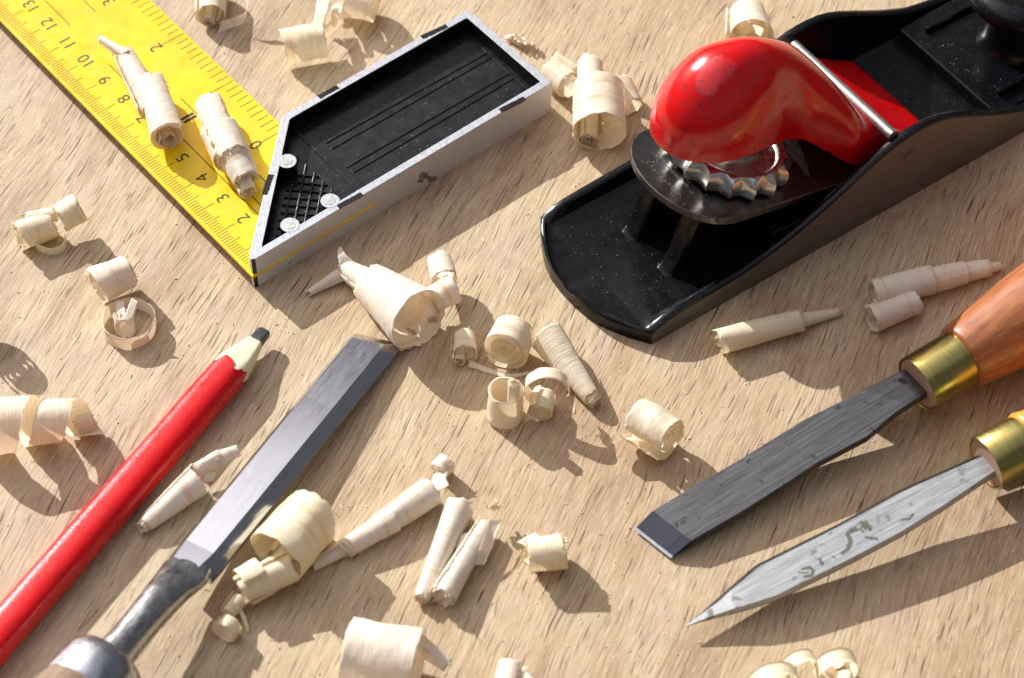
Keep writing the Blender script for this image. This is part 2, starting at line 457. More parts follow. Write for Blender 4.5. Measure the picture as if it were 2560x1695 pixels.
def text(s, cu, cv, h, bold=0.):
    cu_ = bpy.data.curves.new('t', 'FONT'); cu_.body = s; cu_.size = h*1.38; cu_.align_x = 'CENTER'; cu_.offset = bold
    cu_.resolution_u = 4
    ob = bpy.data.objects.new('t', cu_); COL.objects.link(ob)
    dg = bpy.context.evaluated_depsgraph_get(); dg.update()
    me = bpy.data.meshes.new_from_object(ob.evaluated_get(dg))
    vs = [v_.co.copy() for v_ in me.vertices]; fs = [tuple(p.vertices) for p in me.polygons]
    # glyph x runs along +v, glyph up along -u
    ip.append(([(cu - (v_.y - h/2), cv + v_.x, ZI) for v_ in vs], fs))
    bpy.data.objects.remove(ob); bpy.data.meshes.remove(me); bpy.data.curves.remove(cu_)
for k in range(1, 18): text(str(k), 1.0, V0+k, .40)
for k in range(0, 6): text(str(k), RW-1.05, vi2+(k-2)*2.54 + .02, .40)
c_ = z5(375, 310); text('II', c_[0], c_[1], .42, .02)
a_, b_ = join(ip); mesh('scale_markings', a_, b_, M['ink'], ru)

# ---------------------------------------------------------------- block plane
PA = .6176; PO = V(3.81, -.2, 0)
pl, O, B = empty('block_plane', PO, V(math.cos(PA), math.sin(PA), 0))
tag(pl, 'black block plane with bulbous red lever cap and notched adjusting wheel', 'hand plane')
PW = 5.2
prof = [(-1.2, .0), (0, .50), (.15, .60), (.4, .72), (.7, .78), (1.4, .82), (2.1, .86), (3.2, .9), (4.3, 1.12), (5.2, 1.4), (5.9, 1.7), (6.5, 1.95), (7.6, 2.52), (8.4, 2.8), (9.0, 2.9),
        (9.7, 2.88), (10.4, 2.68), (11.3, 2.2), (12.2, 1.7), (13.4, 1.12), (14.6, .85), (15.6, .78), (16.3, .6), (17.6, .5)]
def interp(pts, x):
    if x <= pts[0][0]: return pts[0][1]
    for (a, b), (c, d) in zip(pts, pts[1:]):
        if x <= c:
            t = (x-a)/(c-a); return b + (d-b)*t
    return pts[-1][1]
def smooth_i(pts, x, w=.25):
    return sum(interp(pts, x+w*k/2)*c for k, c in ((-2, 1), (-1, 2), (0, 3), (1, 2), (2, 1)))/9
stn = [-.94, -.91, -.88, -.84, -.78, -.72, -.66, -.58, -.5, -.42, -.34, -.25, -.15, -.07, 0, .1, .25, .45, .7] + [1+.4*i for i in range(38)] + [16.3, 16.5, 16.7, 16.85, 16.95, 17.05, 17.12]
rings = []
for s_ in stn:
    if s_ < 0: hw_ = interp([(-.94, .3), (-.91, .62), (-.88, .85), (-.78, 1.2), (-.66, 1.5), (-.5, 1.82), (-.34, 2.1), (-.15, 2.38), (0, 2.6)], s_)
    elif s_ > 16.2: hw_ = 2.6*math.sqrt(max(.01, 1-((s_-16.2)/.95)**2.2))
    else: hw_ = 2.6
    vl = 2.6-hw_
    h = .50 if s_ < 0 else max(.5, smooth_i(prof, s_))
    fl = .40
    tk = .30
    zf = min(fl+.22, h-.06)
    half = [(0, 0), (0, h-.1), (.03, h-.03), (.1, h), (tk-.1, h), (tk-.02, h-.05), (tk+.02, max(zf, fl)+.0), (tk+.09, fl+(zf-fl)*.35), (tk+.3, fl)]
    sc_ = min(1., hw_/.8)
    L = [(vl+a*sc_, b) for a, b in half]; Rr = [(2*2.6-x, z) for x, z in reversed(L)]
    rings.append([(s_, x, z) for x, z in L] + [(s_, 2.6, fl)] + [(s_, x, z) for x, z in Rr])
vv, ff = loft(rings)
nn = len(rings[0]); fm = []
for i in range(len(rings)-1):
    for j in range(nn):
        fm.append(1 if (j in (0, nn-2) and stn[i] >= 0 and stn[i] < 16.2) or j == nn-1 else 0)
fm += [0, 0]
body = mesh('plane_body', vv, ff, None, pl, smooth=True, auto=38, mats=[M['japan'], M['side']], fmat=fm)
# pivot boss ends on the flank
for yy in (-.006,):
    rg = []
    for r_, dy in ((.20, .02), (.20, -.004), (.17, -.004), (.16, .004), (.0001, .004)):
        rg.append([(8.96+r_*math.cos(a*math.pi/12), yy-dy*0-(.006 if r_ > .165 else .0), 1.98+r_*math.sin(a*math.pi/12)) for a in range(24)])
    a_, b_ = loft(rg[1:], cap=False); mesh('pin_end', a_, b_, M['side'], body, smooth=True)
# toe platform, guide rails, mouth plate
parts = [box(12.85, 16.3, .42, 4.78, .3, .86)]
t_v, t_f = join(parts); tp = mesh('toe_bed', t_v, t_f, M['japan'], body); bevel(tp, .06, 3)
parts = [box(13.4, 16.2, .95, 1.12, .8, 1.05), box(13.4, 16.2, 4.1, 4.27, .8, 1.05)]
t_v, t_f = join(parts); tp = mesh('guide_rail', t_v, t_f, M['japan'], body); bevel(tp, .05, 3)
# sloping bed for the iron and its two fins
def bladez(s_): return 3.55 - .286*s_
a_, b_ = prism([(6.6, .36), (11.2, .36), (11.2, 4.84), (6.6, 4.84)], .3, lambda x, y: max(.45, bladez(x)-.36))
mesh('iron_bed', a_, b_, M['japan'], body)
for yc in (3.25, 1.62):
    rg = []
    for z_, s0, w_ in ((.34, 1.45, .32), (.42, 1.60, .29), (.5, 1.70, .27), (.62, 1.79, .29), (.9, 1.93, .29), (1.4, 2.1, .31), (2.0, 2.32, .32), (2.42, 2.48, .32)):
        s1 = min(6.7, (3.18-z_)/.286)
        rg.append([(s0+.03, yc-w_*.8, z_), (s0, yc-w_*.5, z_), (s0, yc+w_*.5, z_), (s0+.03, yc+w_*.8, z_), (s0+.12, yc+w_, z_), (s1, yc+.17, z_), (s1, yc-.17, z_), (s0+.12, yc-w_, z_)])
    a_, b_ = loft(rg); o_ = mesh('bed_fin', a_, b_, M['japan'], body, smooth=True, auto=35)
# slotted lateral pad by the near wall
parts = [box(4.9, 6.6, .5, 1.25, .35, 1.0)]
for i in range(4): parts.append(box(4.62, 5.0, .52+i*.2, .64+i*.2, .4, 1.06))
a_, b_ = join(parts); bevel(mesh('bed_pad', a_, b_, M['japan'], body), .04, 2)

# plane iron (blade)
tip = []
for i in range(25):
    a = math.pi/2 + math.pi*i/24
    # broad segmental end running into the straight sides
    yy = 2.0*math.sin(a) ; xx = 3.35 - 1.62*abs(math.cos(a))**.9
    tip.append((xx, 2.58+yy))
outl = tip + [(11.3, .53), (11.3, 4.63)]
a_, b_ = prism(outl, lambda x, y: bladez(x)-.28, lambda x, y: bladez(x))
ir = mesh('iron', a_, b_, M['iron'], pl); bevel(ir, .03, 2)

# adjusting wheel: scalloped disc with dished face, screw on top
rg = []
NW = 16*8
def wheel_r(k, base, depth):
    ph = (k % 8)/8.0
    return (base - depth*math.sin(math.pi*ph)**1.0)*1.05
for base, depth, z_ in ((1.25, 0, 0.0), (1.62, .17, .02), (1.70, .20, .10), (1.72, .21, .32), (1.68, .19, .48), (1.58, .12, .60), (1.48, .05, .66), (1.34, .0, .665), (1.26, 0, .63), (1.2, 0, .54), (.5, 0, .52)):
    rg.append([(wheel_r(k, base, depth)*math.cos(2*math.pi*k/NW), wheel_r(k, base, depth)*math.sin(2*math.pi*k/NW), z_) for k in range(NW)])
a_, b_ = loft(rg)
sl_ = math.atan(.286)
Mw = Matrix.Translation((4.42, 2.55, bladez(4.42)+.07)) @ Matrix.Rotation(sl_, 4, 'Y') @ Matrix.Rotation(.12, 4, 'Z')
wh = mesh('adjusting_wheel', [Mw @ Vector(p) for p in a_], b_, M['wheel'], pl, smooth=True, auto=50)
a_, b_ = loft([[(r_*math.cos(2*math.pi*k/32), r_*math.sin(2*math.pi*k/32), z_) for k in range(32)] for r_, z_ in ((.62, .4), (.62, .62), (.5, .70), (.42, .72), (.42, 1.35), (.3, 1.4))])
mesh('wheel_screw', [Mw @ (Vector(p)+V(.35, -.1, 0)) for p in a_], b_, M['bar'], wh, smooth=True, auto=40)

# red lever cap
def H(tab):
    def g(x):   # monotone-ish cubic through the table
        xs = [p[0] for p in tab]; ys = [p[1] for p in tab]
        if x <= xs[0]: return ys[0]
        if x >= xs[-1]: return ys[-1]
        i = max(k for k in range(len(xs)-1) if xs[k] <= x)
        def sl(k):
            if k == 0: return (ys[1]-ys[0])/(xs[1]-xs[0])
            if k == len(xs)-1: return (ys[-1]-ys[-2])/(xs[-1]-xs[-2])
            a = (ys[k]-ys[k-1])/(xs[k]-xs[k-1]); b = (ys[k+1]-ys[k])/(xs[k+1]-xs[k])
            return 0 if a*b <= 0 else 2*a*b/(a+b)
        h = xs[i+1]-xs[i]; t = (x-xs[i])/h; m0, m1 = sl(i)*h, sl(i+1)*h
        return (2*t**3-3*t*t+1)*ys[i]+(t**3-2*t*t+t)*m0+(-2*t**3+3*t*t)*ys[i+1]+(t**3-t*t)*m1
    return g
topz = H([(2.2, 4.5), (2.3, 5.05), (2.5, 5.5), (2.9, 6.05), (3.4, 6.45), (4.1, 6.7), (5, 6.55), (6, 5.95), (7, 4.95), (7.7, 3.9), (8.15, 3.05), (8.5, 2.66), (9, 2.3), (10, 1.5), (10.85, .92)])
rimz = H([(2.2, 4.4), (3, 4.35), (4.1, 4.25), (5, 3.95), (6, 3.3), (6.8, 2.55), (7.45, 1.98), (8.2, 1.75), (9.2, 1.25), (10.85, .50)])
halfw = H([(2.2, .15), (2.25, .42), (2.4, .72), (2.7, 1.06), (3.2, 1.38), (4.1, 1.56), (5, 1.44), (5.6, 1.28), (6.1, 1.24), (6.6, 1.42), (7.1, 1.75), (7.5, 2.0), (8, 2.02), (10.85, 2.0)])
pw = H([(2.2, 1.0), (4.5, 1.0), (6, .95), (7, .8), (8, .55), (8.6, .28), (10.85, .22)])
rings = []
ss = [2.2, 2.22, 2.26, 2.32, 2.4, 2.5, 2.65] + [2.85+.2*i for i in range(40)] + [10.85]
NA = 28
for s_ in ss:
    zt, zr, hw_, e = topz(s_), rimz(s_), halfw(s_), pw(s_)
    ring = []
    for k in range(NA+1):
        a = math.pi*k/NA
        c, sn = math.cos(a), math.sin(a)
        y = hw_*math.copysign(abs(c)**e, c); z = zr + (zt-zr)*abs(sn)**e
        ring.append((s_, 2.6+y, z))
    # underside: thin shell
    th = .14
    for k in range(NA, -1, -1):
        a = math.pi*k/NA
        c, sn = math.cos(a), math.sin(a)
        hi = max(.05, hw_-th); y = hi*math.copysign(abs(c)**e, c); z = zr - .001 + max(.0, (zt-zr-th))*abs(sn)**e
        ring.append((s_+.0, 2.6+y, z))
    rings.append([(p[0]-.18*max(0., 1-(p[0]-2.2)/4), p[1], p[2]) for p in ring])
a_, b_ = loft(rings)
cap = mesh('lever_cap', a_, b_, M['red'], pl, smooth=True, auto=60)
# cross rod
r_ = .165
rod = [[(8.47+r_*math.cos(2*math.pi*k/24), y_, 2.84+r_*math.sin(2*math.pi*k/24)) for k in range(24)] for y_ in (.27, 4.62)]
a_, b_ = loft(rod); mesh('cross_rod', a_, b_, M['bar'], pl, smooth=True, auto=40)
bo = [[(8.47+r_*math.cos(2*math.pi*k/24), y_, 2.6+r_*math.sin(2*math.pi*k/24)) for k in range(24)] for y_, r_ in ((4.5, .2), (4.52, .26), (4.95, .34))]
a_, b_ = loft(bo); mesh('rod_boss', a_, b_, M['japan'], body, smooth=True, auto=50)
# front knob
kp = [(.62, 1.15), (.8, 1.05), (.95, .92), (1.2, .82), (1.9, .8), (2.25, .86), (2.4, 1.15), (2.5, 1.38), (2.66, 1.47), (2.85, 1.45), (3.05, 1.25), (3.15, .9), (3.1, .5), (3.05, .02)]
kc = (15.2, 2.45)
rg = [[(kc[0]+r_*math.cos(2*math.pi*k/48), kc[1]+r_*math.sin(2*math.pi*k/48), z_) for k in range(48)] for z_, r_ in kp]
a_, b_ = loft(rg); mesh('front_knob', a_, b_, M['japan'], pl, smooth=True, auto=70)
# stamped letters on the iron
def stamp_text(s, ox, oy, h, rot, zf, mat, parent, name):
    cu_ = bpy.data.curves.new('t', 'FONT'); cu_.body = s; cu_.size = h*1.38; cu_.align_x = 'CENTER'; cu_.resolution_u = 3
    ob = bpy.data.objects.new('t', cu_); COL.objects.link(ob)
    dg = bpy.context.evaluated_depsgraph_get(); dg.update()
    me = bpy.data.meshes.new_from_object(ob.evaluated_get(dg))
    vs = [v_.co.copy() for v_ in me.vertices]; fs = [tuple(p.vertices) for p in me.polygons]
    bpy.data.objects.remove(ob); bpy.data.meshes.remove(me); bpy.data.curves.remove(cu_)
    c, sn = math.cos(rot), math.sin(rot)
    out = []
    for v_ in vs:
        x = ox + c*v_.x - sn*v_.y; y = oy + sn*v_.x + c*v_.y
        out.append((x, y, zf(x, y)))
    return mesh(name, out, fs, mat, parent)

rg_ = random.Random(5); st_ = []
for row, (bx, by, n_, h_) in enumerate(((2.33, 2.75, 8, .15), (2.78, 2.75, 11, .09))):
    for k in range(n_):
        y_ = by + .62 - k*(1.25/n_)*1.05
        x_ = bx - .42*(1-((y_-2.6)/1.9)**2) + .35
        for m_ in range(3):
            dx, dy = rg_.uniform(-h_/2, h_/2), rg_.uniform(-.05, .05)
            if m_ == 0: a1_, a2_ = Vector((x_-h_/2, y_+dy)), Vector((x_+h_/2, y_+dy*.3))
            else: a1_, a2_ = Vector((x_+dx, y_-.045)), Vector((x_+dx, y_+.045))
            st_.append((a1_, a2_))
vs, fs = [], []
for p, q in st_:
    d = (q-p).normalized(); nn_ = Vector((-d.y, d.x))*.011; k = len(vs)
    for c in (p-nn_, q-nn_, q+nn_, p+nn_): vs.append((c.x, c.y, bladez(c.x)+.0025))
    fs.append((k, k+1, k+2, k+3))
mesh('stamped_lettering', vs, fs, M['mark'], ir)
# ---------------------------------------------------------------- carpenter's pencil
a0 = (un(243, 1250, .35)+un(359, 1250, .35))/2; a1 = (un(539, 909.6, .35)+un(610.7, 960.6, .35))/2
pd = (a1-a0); pd.z = 0; pd.normalize()
ltip = (un(648.8, 819.5, .4)+un(680, 831, .4))/2; ltip.z = 0
PL_ = (a1 - ltip).length
org = V(ltip.x, ltip.y, .02)
pe, O, B = empty('pencil', org, -pd)
tag(pe, 'red lacquered flat carpenter pencil with knife cut tip beside the silver bench chisel', 'pencil')
def oval(x, hw_, hh, zc, e=.82, n=40):
    r = []
    for k in range(n):
        a = 2*math.pi*k/n; c, s_ = math.cos(a), math.sin(a)
        r.append((x, hw_*math.copysign(abs(c)**e, c), zc+hh*math.copysign(abs(s_)**e, s_)))
    return r
HP, TP = .53, .40      # half width, half thickness
# paint edge follows the knife facets
rings = []
n = 40
def edge(k):
    a = 2*math.pi*k/n
    return 1.66 + .15*math.cos(5*a+.6) + .07*math.cos(11*a) + .05*math.sin(3*a)
rr = []
for k in range(n):
    x = edge(k); t = 0
    rr.append(oval(x, HP-.006, TP-.006, TP)[k])
rings.append(rr)
for x in (2.5, 6, 10, 16): rings.append(oval(x, HP, TP, TP))
a_, b_ = loft(rings); mesh('lacquered_body', a_, b_, M['pencil'], pe, smooth=True, auto=40)
rings = []
for x, hw_, hh, zc, e in ((.46, .20, .14, .38, .35), (.65, .26, .17, .38, .38), (.9, .33, .215, .38, .4), (1.2, .41, .275, .385, .42), (1.5, .47, .33, .39, .45), (1.95, HP-.02, TP-.02, TP, .82), (2.3, HP-.03, TP-.03, TP, .82)):
    rings.append(oval(x, hw_, hh, zc, e))
a_, b_ = loft(rings); o_ = mesh('cut_wood', a_, b_, M['pwood'], pe, smooth=True, auto=22)
rings = []
for x, hw_, hh, zc, e in ((.0, .12, .05, .38, .5), (.03, .16, .09, .38, .5), (.1, .19, .12, .38, .42), (.49, .205, .145, .38, .38)):
    rings.append(oval(x, hw_, hh, zc, e))
a_, b_ = loft(rings); mesh('lead', a_, b_, M['lead'], pe, smooth=True, auto=35)

# ---------------------------------------------------------------- bench chisel
tipm = V(-3.60, -.13, .14); back = V(-.49, -.872, .062)
ch, O, B = empty('bench_chisel', tipm, back)
tag(ch, 'silver bench chisel with sloping sides and round steel collar beside the red pencil', 'chisel')
rings = []
def bsec(x, w, b, hside, htop, skew=0):
    return [(x-skew*(-1), -w, 0), (x, w, 0), (x, w, hside), (x, w-b, htop), (x, -w+b, htop), (x, -w, hside)]
# cross sections from the ground cutting edge to the shoulder (y to the right of travel is negative)
def sec(x, w, b, hs, ht, sk=0.):
    pts = [(-w, 0), (w, 0), (w, hs), (w-b, ht), (-w+b*.45, ht), (-w, hs+(ht-hs)*.3)]
    return [(x + sk*y/w, y, z) for y, z in pts]
rings = [sec(0, .69, .0, .02, .022, -.17), sec(.42, .685, .32, .10, .34, -.17), sec(.47, .685, .33, .11, .355, -.16), sec(3, .67, .32, .13, .37), sec(6, .655, .32, .15, .395), sec(8.6, .65, .33, .18, .42), sec(9.2, .63, .38, .2, .44)]
a_, b_ = loft(rings)
bl = mesh('blade', a_, b_, M['chisel'], ch); bevel(bl, .018, 2, 20)
rings = []
for x, hw_, hh, zc, e in ((9.0, .50, .15, .27, .8), (9.35, .62, .2, .28, .75), (9.6, .60, .26, .32, .8), (9.95, .54, .36, .38, .9), (10.5, .50, .44, .42, 1), (11.2, .47, .45, .44, 1), (12.0, .48, .47, .45, 1), (12.6, .52, .52, .46, 1), (13.1, .55, .55, .46, 1)):
    rings.append(oval(x, hw_, hh, zc, e, 36))
a_, b_ = loft(rings); mesh('tang', a_, b_, M['tang'], ch, smooth=True, auto=50)
def ringprof(prof, zc, n=56): return loft([[(x, r*math.cos(2*math.pi*k/n), zc+r*math.sin(2*math.pi*k/n)) for k in range(n)] for x, r in prof])
a_, b_ = ringprof([(12.62, .3), (12.62, .86), (12.66, .95), (12.76, 1.03), (12.95, 1.06), (13.75, 1.10), (13.8, 1.08), (13.8, .9)], .46)
mesh('ferrule', a_, b_, M['ferrsteel'], ch, smooth=True, auto=35)
a_, b_ = ringprof([(13.72, .9), (13.76, 1.07), (14, 1.12), (15, 1.3), (17, 1.5), (20, 1.5), (23, 1.35), (24.5, 1.2), (24.8, .8), (24.9, .1)], .46)
mesh('handle', a_, b_, M['grey_wood'], ch, smooth=True, auto=50)

# ---------------------------------------------------------------- turning / carving tools on the right
def carving(name, label, tip_, ferr, fr, flen, hand, outline, zt, zb, thick, bladem, handm, bw=None):
    d = ferr - tip_
    t_, O, B = empty(name, tip_, d)
    tag(t_, label, 'carving chisel' if 'skew' in label else 'carving knife')
    X, Y, Z = B.col[0], B.col[1], B.col[2]
    Lb = d.length
    pts = []
    for (x, y) in outline:
        z_ = .5
        for _ in range(6):
            w = un(x, y, z_) - tip_; lx = w.dot(X)
            z_ = tip_.z + d.z/Lb*lx + .5*thick
        q = un(x, y, z_) - tip_
        pts.append((q.dot(X), q.dot(Y)))
    return t_, pts, Lb, (X, Y, Z)

t1tip = V(3.75, -6.9, .10); t1f = V(10.72, -2.42, .90)
outl = [(1676, 1389), (1864, 1281), (2046, 1163), (2168, 1098), (2245, 1034), (2330, 980), (2325, 935), (2285, 918), (2165, 978), (2003, 1060), (1847, 1157), (1644.5, 1275), (1585, 1317.6)]
g1, pts, Lb, _ = carving('skew_chisel', 'dark steel skew chisel with brass ferrule and orange brown handle', t1tip, t1f, .8, 1.5, None, outl, 0, 0, .26, None, None)
ar = sum(pts[i][0]*pts[(i+1) % len(pts)][1]-pts[(i+1) % len(pts)][0]*pts[i][1] for i in range(len(pts)))
if ar < 0: pts = pts[::-1]
# ground bevel at the cutting end: top surface falls to the edge line
ea, eb = None, None
p1 = min(pts, key=lambda p: p[0]); rest = [p for p in pts if p is not p1]; p2 = min(rest, key=lambda p: p[0])
ed = (Vector(p2)-Vector(p1)).normalized(); en = Vector((-ed.y, ed.x)); en = en if en.x > 0 else -en
def dist_edge(x, y): return (Vector((x, y))-Vector(p1)).dot(en)
def dense(poly, step=.25):
    o = []
    for i in range(len(poly)):
        a, b = Vector(poly[i]), Vector(poly[(i+1) % len(poly)]); m = max(1, int((b-a).length/step))
        for k in range(m): o.append(tuple(a+(b-a)*k/m))
    return o
def blade_grid(pts, ztop, zbot, nx=70, ny=8, edge0=None):
    """blade as a lofted grid across its length so that the faces can slope"""
    xs0, xs1 = min(p[0] for p in pts), max(p[0] for p in pts)
    return None
def cut_at(poly, dfun, c):
    """polygon part where dfun>c plus the cut segment"""
    o = []
    m = len(poly)
    for i in range(m):
        a, b = poly[i], poly[(i+1) % m]; da, db = dfun(*a)-c, dfun(*b)-c
        if da >= 0: o.append(a)
        if da*db < 0:
            t = da/(da-db); o.append((a[0]+(b[0]-a[0])*t, a[1]+(b[1]-a[1])*t))
    return o
main = cut_at(pts, dist_edge, .62); 
neg = cut_at(cut_at(pts, lambda x, y: -dist_edge(x, y), -.62), dist_edge, .07); mic = cut_at(pts, lambda x, y: -dist_edge(x, y), -.07)
TK = .27
A1 = prism(main, .0, TK)
A2 = prism(neg, .0, lambda x, y: .015+(TK-.015)*min(1, max(0, dist_edge(x, y)/.62)))
A3 = prism(mic, .0, lambda x, y: .004+max(0, dist_edge(x, y))*.55)
b1 = mesh('blade', A1[0], A1[1], M['blade_dark'], g1); bevel(b1, .02, 2)
b2 = mesh('ground_edge', A2[0], A2[1], M['edge_dark'], b1)
b3 = mesh('honed_edge', A3[0], A3[1], M['alurim'], b1)
def handle_set(g, Lb, r, flen, zc, profH, hm, face_r, yoff=0., gap=True):
    n = 56
    def rp(prof): return loft([[(x, yoff+rr*math.cos(2*math.pi*k/n), zc+rr*math.sin(2*math.pi*k/n)) for k in range(n)] for x, rr in prof])
    a_, b_ = rp([(Lb+.05, .02), (Lb+.05, face_r), (Lb+.3, face_r)]); mesh('handle_end', a_, b_, M['endgrain'], g, smooth=True, auto=40)
    a_, b_ = rp([(Lb+.25, r-.09), (Lb+.03, r-.06), (Lb, r-.02), (Lb+.03, r), (Lb+flen-.03, r), (Lb+flen, r-.03), (Lb+flen, r-.3)])
    mesh('ferrule', a_, b_, M['brass'], g, smooth=True, auto=40)
    a_, b_ = rp([(Lb+x, rr) for x, rr in profH]); mesh('handle', a_, b_, hm, g, smooth=True, auto=50)
handle_set(g1, Lb, .80, 1.5, .20, [(1.42, .5), (1.44, .84), (1.5, .90), (1.56, .92), (1.8, .95), (2.6, 1.06), (3.6, 1.22), (5, 1.36), (7, 1.4), (10, 1.25), (12, 1.1), (12.5, .7), (12.6, .1)], M['orange'], .72)
# knife
t2tip = V(4.32, -9.43, .30); t2f = V(12.22, -5.02, 1.02)
outl = [(1712, 1562), (1790, 1541), (1864, 1522), (1940, 1498), (1965, 1486.5), (2126, 1406), (2252.6, 1338.7), (2362, 1271), (2468, 1199), (2500, 1178), (2480, 1120), (2448, 1134), (2430, 1142), (2252.6, 1220.5), (2092, 1309), (1889, 1410.5), (1771, 1512)]
g2, pts, Lb2, _ = carving('carving_knife', 'bright pointed carving knife with brass ferrule and amber handle', t2tip, t2f, .8, 1.5, None, outl, 0, 0, .2, None, None)
ar = sum(pts[i][0]*pts[(i+1) % len(pts)][1]-pts[(i+1) % len(pts)][0]*pts[i][1] for i in range(len(pts)))
if ar < 0: pts = pts[::-1]
# spine side is ground away to a darker chamfer: cut the outline in two along a line inside the spine
TK2 = .2
def spine_y(x):   # y of the far (spine) side at x
    best = -9
    for i_ in range(len(pts)):
        a, b = pts[i_], pts[(i_+1) % len(pts)]
        if (a[0]-x)*(b[0]-x) <= 0 and abs(a[0]-b[0]) > 1e-6:
            best = max(best, a[1]+(b[1]-a[1])*(x-a[0])/(b[0]-a[0]))
    return best
def belly_y(x):
    best = 9
    for i_ in range(len(pts)):
        a, b = pts[i_], pts[(i_+1) % len(pts)]
        if (a[0]-x)*(b[0]-x) <= 0 and abs(a[0]-b[0]) > 1e-6:
            best = min(best, a[1]+(b[1]-a[1])*(x-a[0])/(b[0]-a[0]))
    return best
xe = max(p[0] for p in pts)-.12
rings, rings2 = [], []
for i_ in range(61):
    x = .03+(xe-.03)*i_/60
    yt, yb = spine_y(x), belly_y(x); wd = max(.02, yt-yb)
    h_ = .03+(TK2-.03)*min(1, x/1.5)
    c_ = min(.16, wd*.3); e_ = min(.05, wd*.1)
    rings.append([(x, yb, .0), (x, yb, h_*.35), (x, yb+e_, h_), (x, yt-c_, h_), (x, yt-c_, 0)])
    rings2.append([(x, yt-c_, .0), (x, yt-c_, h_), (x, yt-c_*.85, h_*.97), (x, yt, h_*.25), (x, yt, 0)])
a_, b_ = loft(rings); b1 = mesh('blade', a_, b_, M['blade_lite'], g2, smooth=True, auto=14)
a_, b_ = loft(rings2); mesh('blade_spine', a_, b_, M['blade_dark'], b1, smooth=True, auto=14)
# worn etched mark on the knife: placed after its handle
handle_set(g2, Lb2, .76, 1.22, .12, [(1.1, .5), (1.17, .66), (1.22, .78), (1.32, .82), (1.45, .80), (1.6, .76), (1.9, .8), (3, .98), (4.5, 1.2), (6.5, 1.25), (9, 1.1), (11, .95), (11.5, .6), (11.6, .1)], M['amber'], .68)
Bm = g2.matrix_world.to_3x3(); X2, Y2 = Bm.col[0], Bm.col[1]
def k8(x, y):
    px_, py_ = 1560+x*.4223, 1060+y*.4223
    z_ = .7
    for _ in range(5):
        w = un(px_, py_, z_) - t2tip; z_ = t2tip.z + (t2f-t2tip).z/(t2f-t2tip).length*w.dot(X2) + .2
    w = un(px_, py_, z_) - t2tip
    return (w.dot(X2), w.dot(Y2))
strokes = [([(1285, 770), (1325, 740), (1342, 700), (1335, 672), (1322, 655), (1345, 628), (1378, 612)], 20), ([(1345, 640), (1400, 622), (1420, 640)], 12),
           ([(1395, 580), (1428, 588), (1455, 612), (1458, 632)], 20), ([(1425, 668), (1460, 676), (1505, 680)], 16), ([(1405, 600), (1440, 620)], 26),
           ([(1158, 795), (1170, 838)], 14), ([(1178, 810), (1180, 835)], 12), ([(1050, 860), (1100, 848), (1122, 868), (1112, 895), (1062, 908)], 16), ([(1030, 880), (1090, 880)], 9), ([(1232, 780), (1250, 795)], 8), ([(1215, 655), (1230, 638)], 8),
           ([(1640, 570), (1690, 560), (1715, 530)], 14)]
sp_ = []
for pts_, w_ in strokes:
    P = [Vector(k8(*p)) for p in pts_]
    hw_ = w_*.4223/95/2*1.35
    L_, R2 = [], []
    for i, p in enumerate(P):
        d = (P[min(i+1, len(P)-1)]-P[max(i-1, 0)]).normalized(); nn_ = Vector((-d.y, d.x))*hw_*(.75 if i in (0, len(P)-1) else 1)
        L_.append(tuple(p+nn_)); R2.append(tuple(p-nn_))
    for i in range(len(P)-1):
        sp_.append(([(*L_[i], .2025), (*R2[i], .2025), (*R2[i+1], .2025), (*L_[i+1], .2025)], [(0, 1, 2, 3)]))
a_, b_ = join(sp_); mesh('etched_mark', a_, b_, M['mark'], b1)

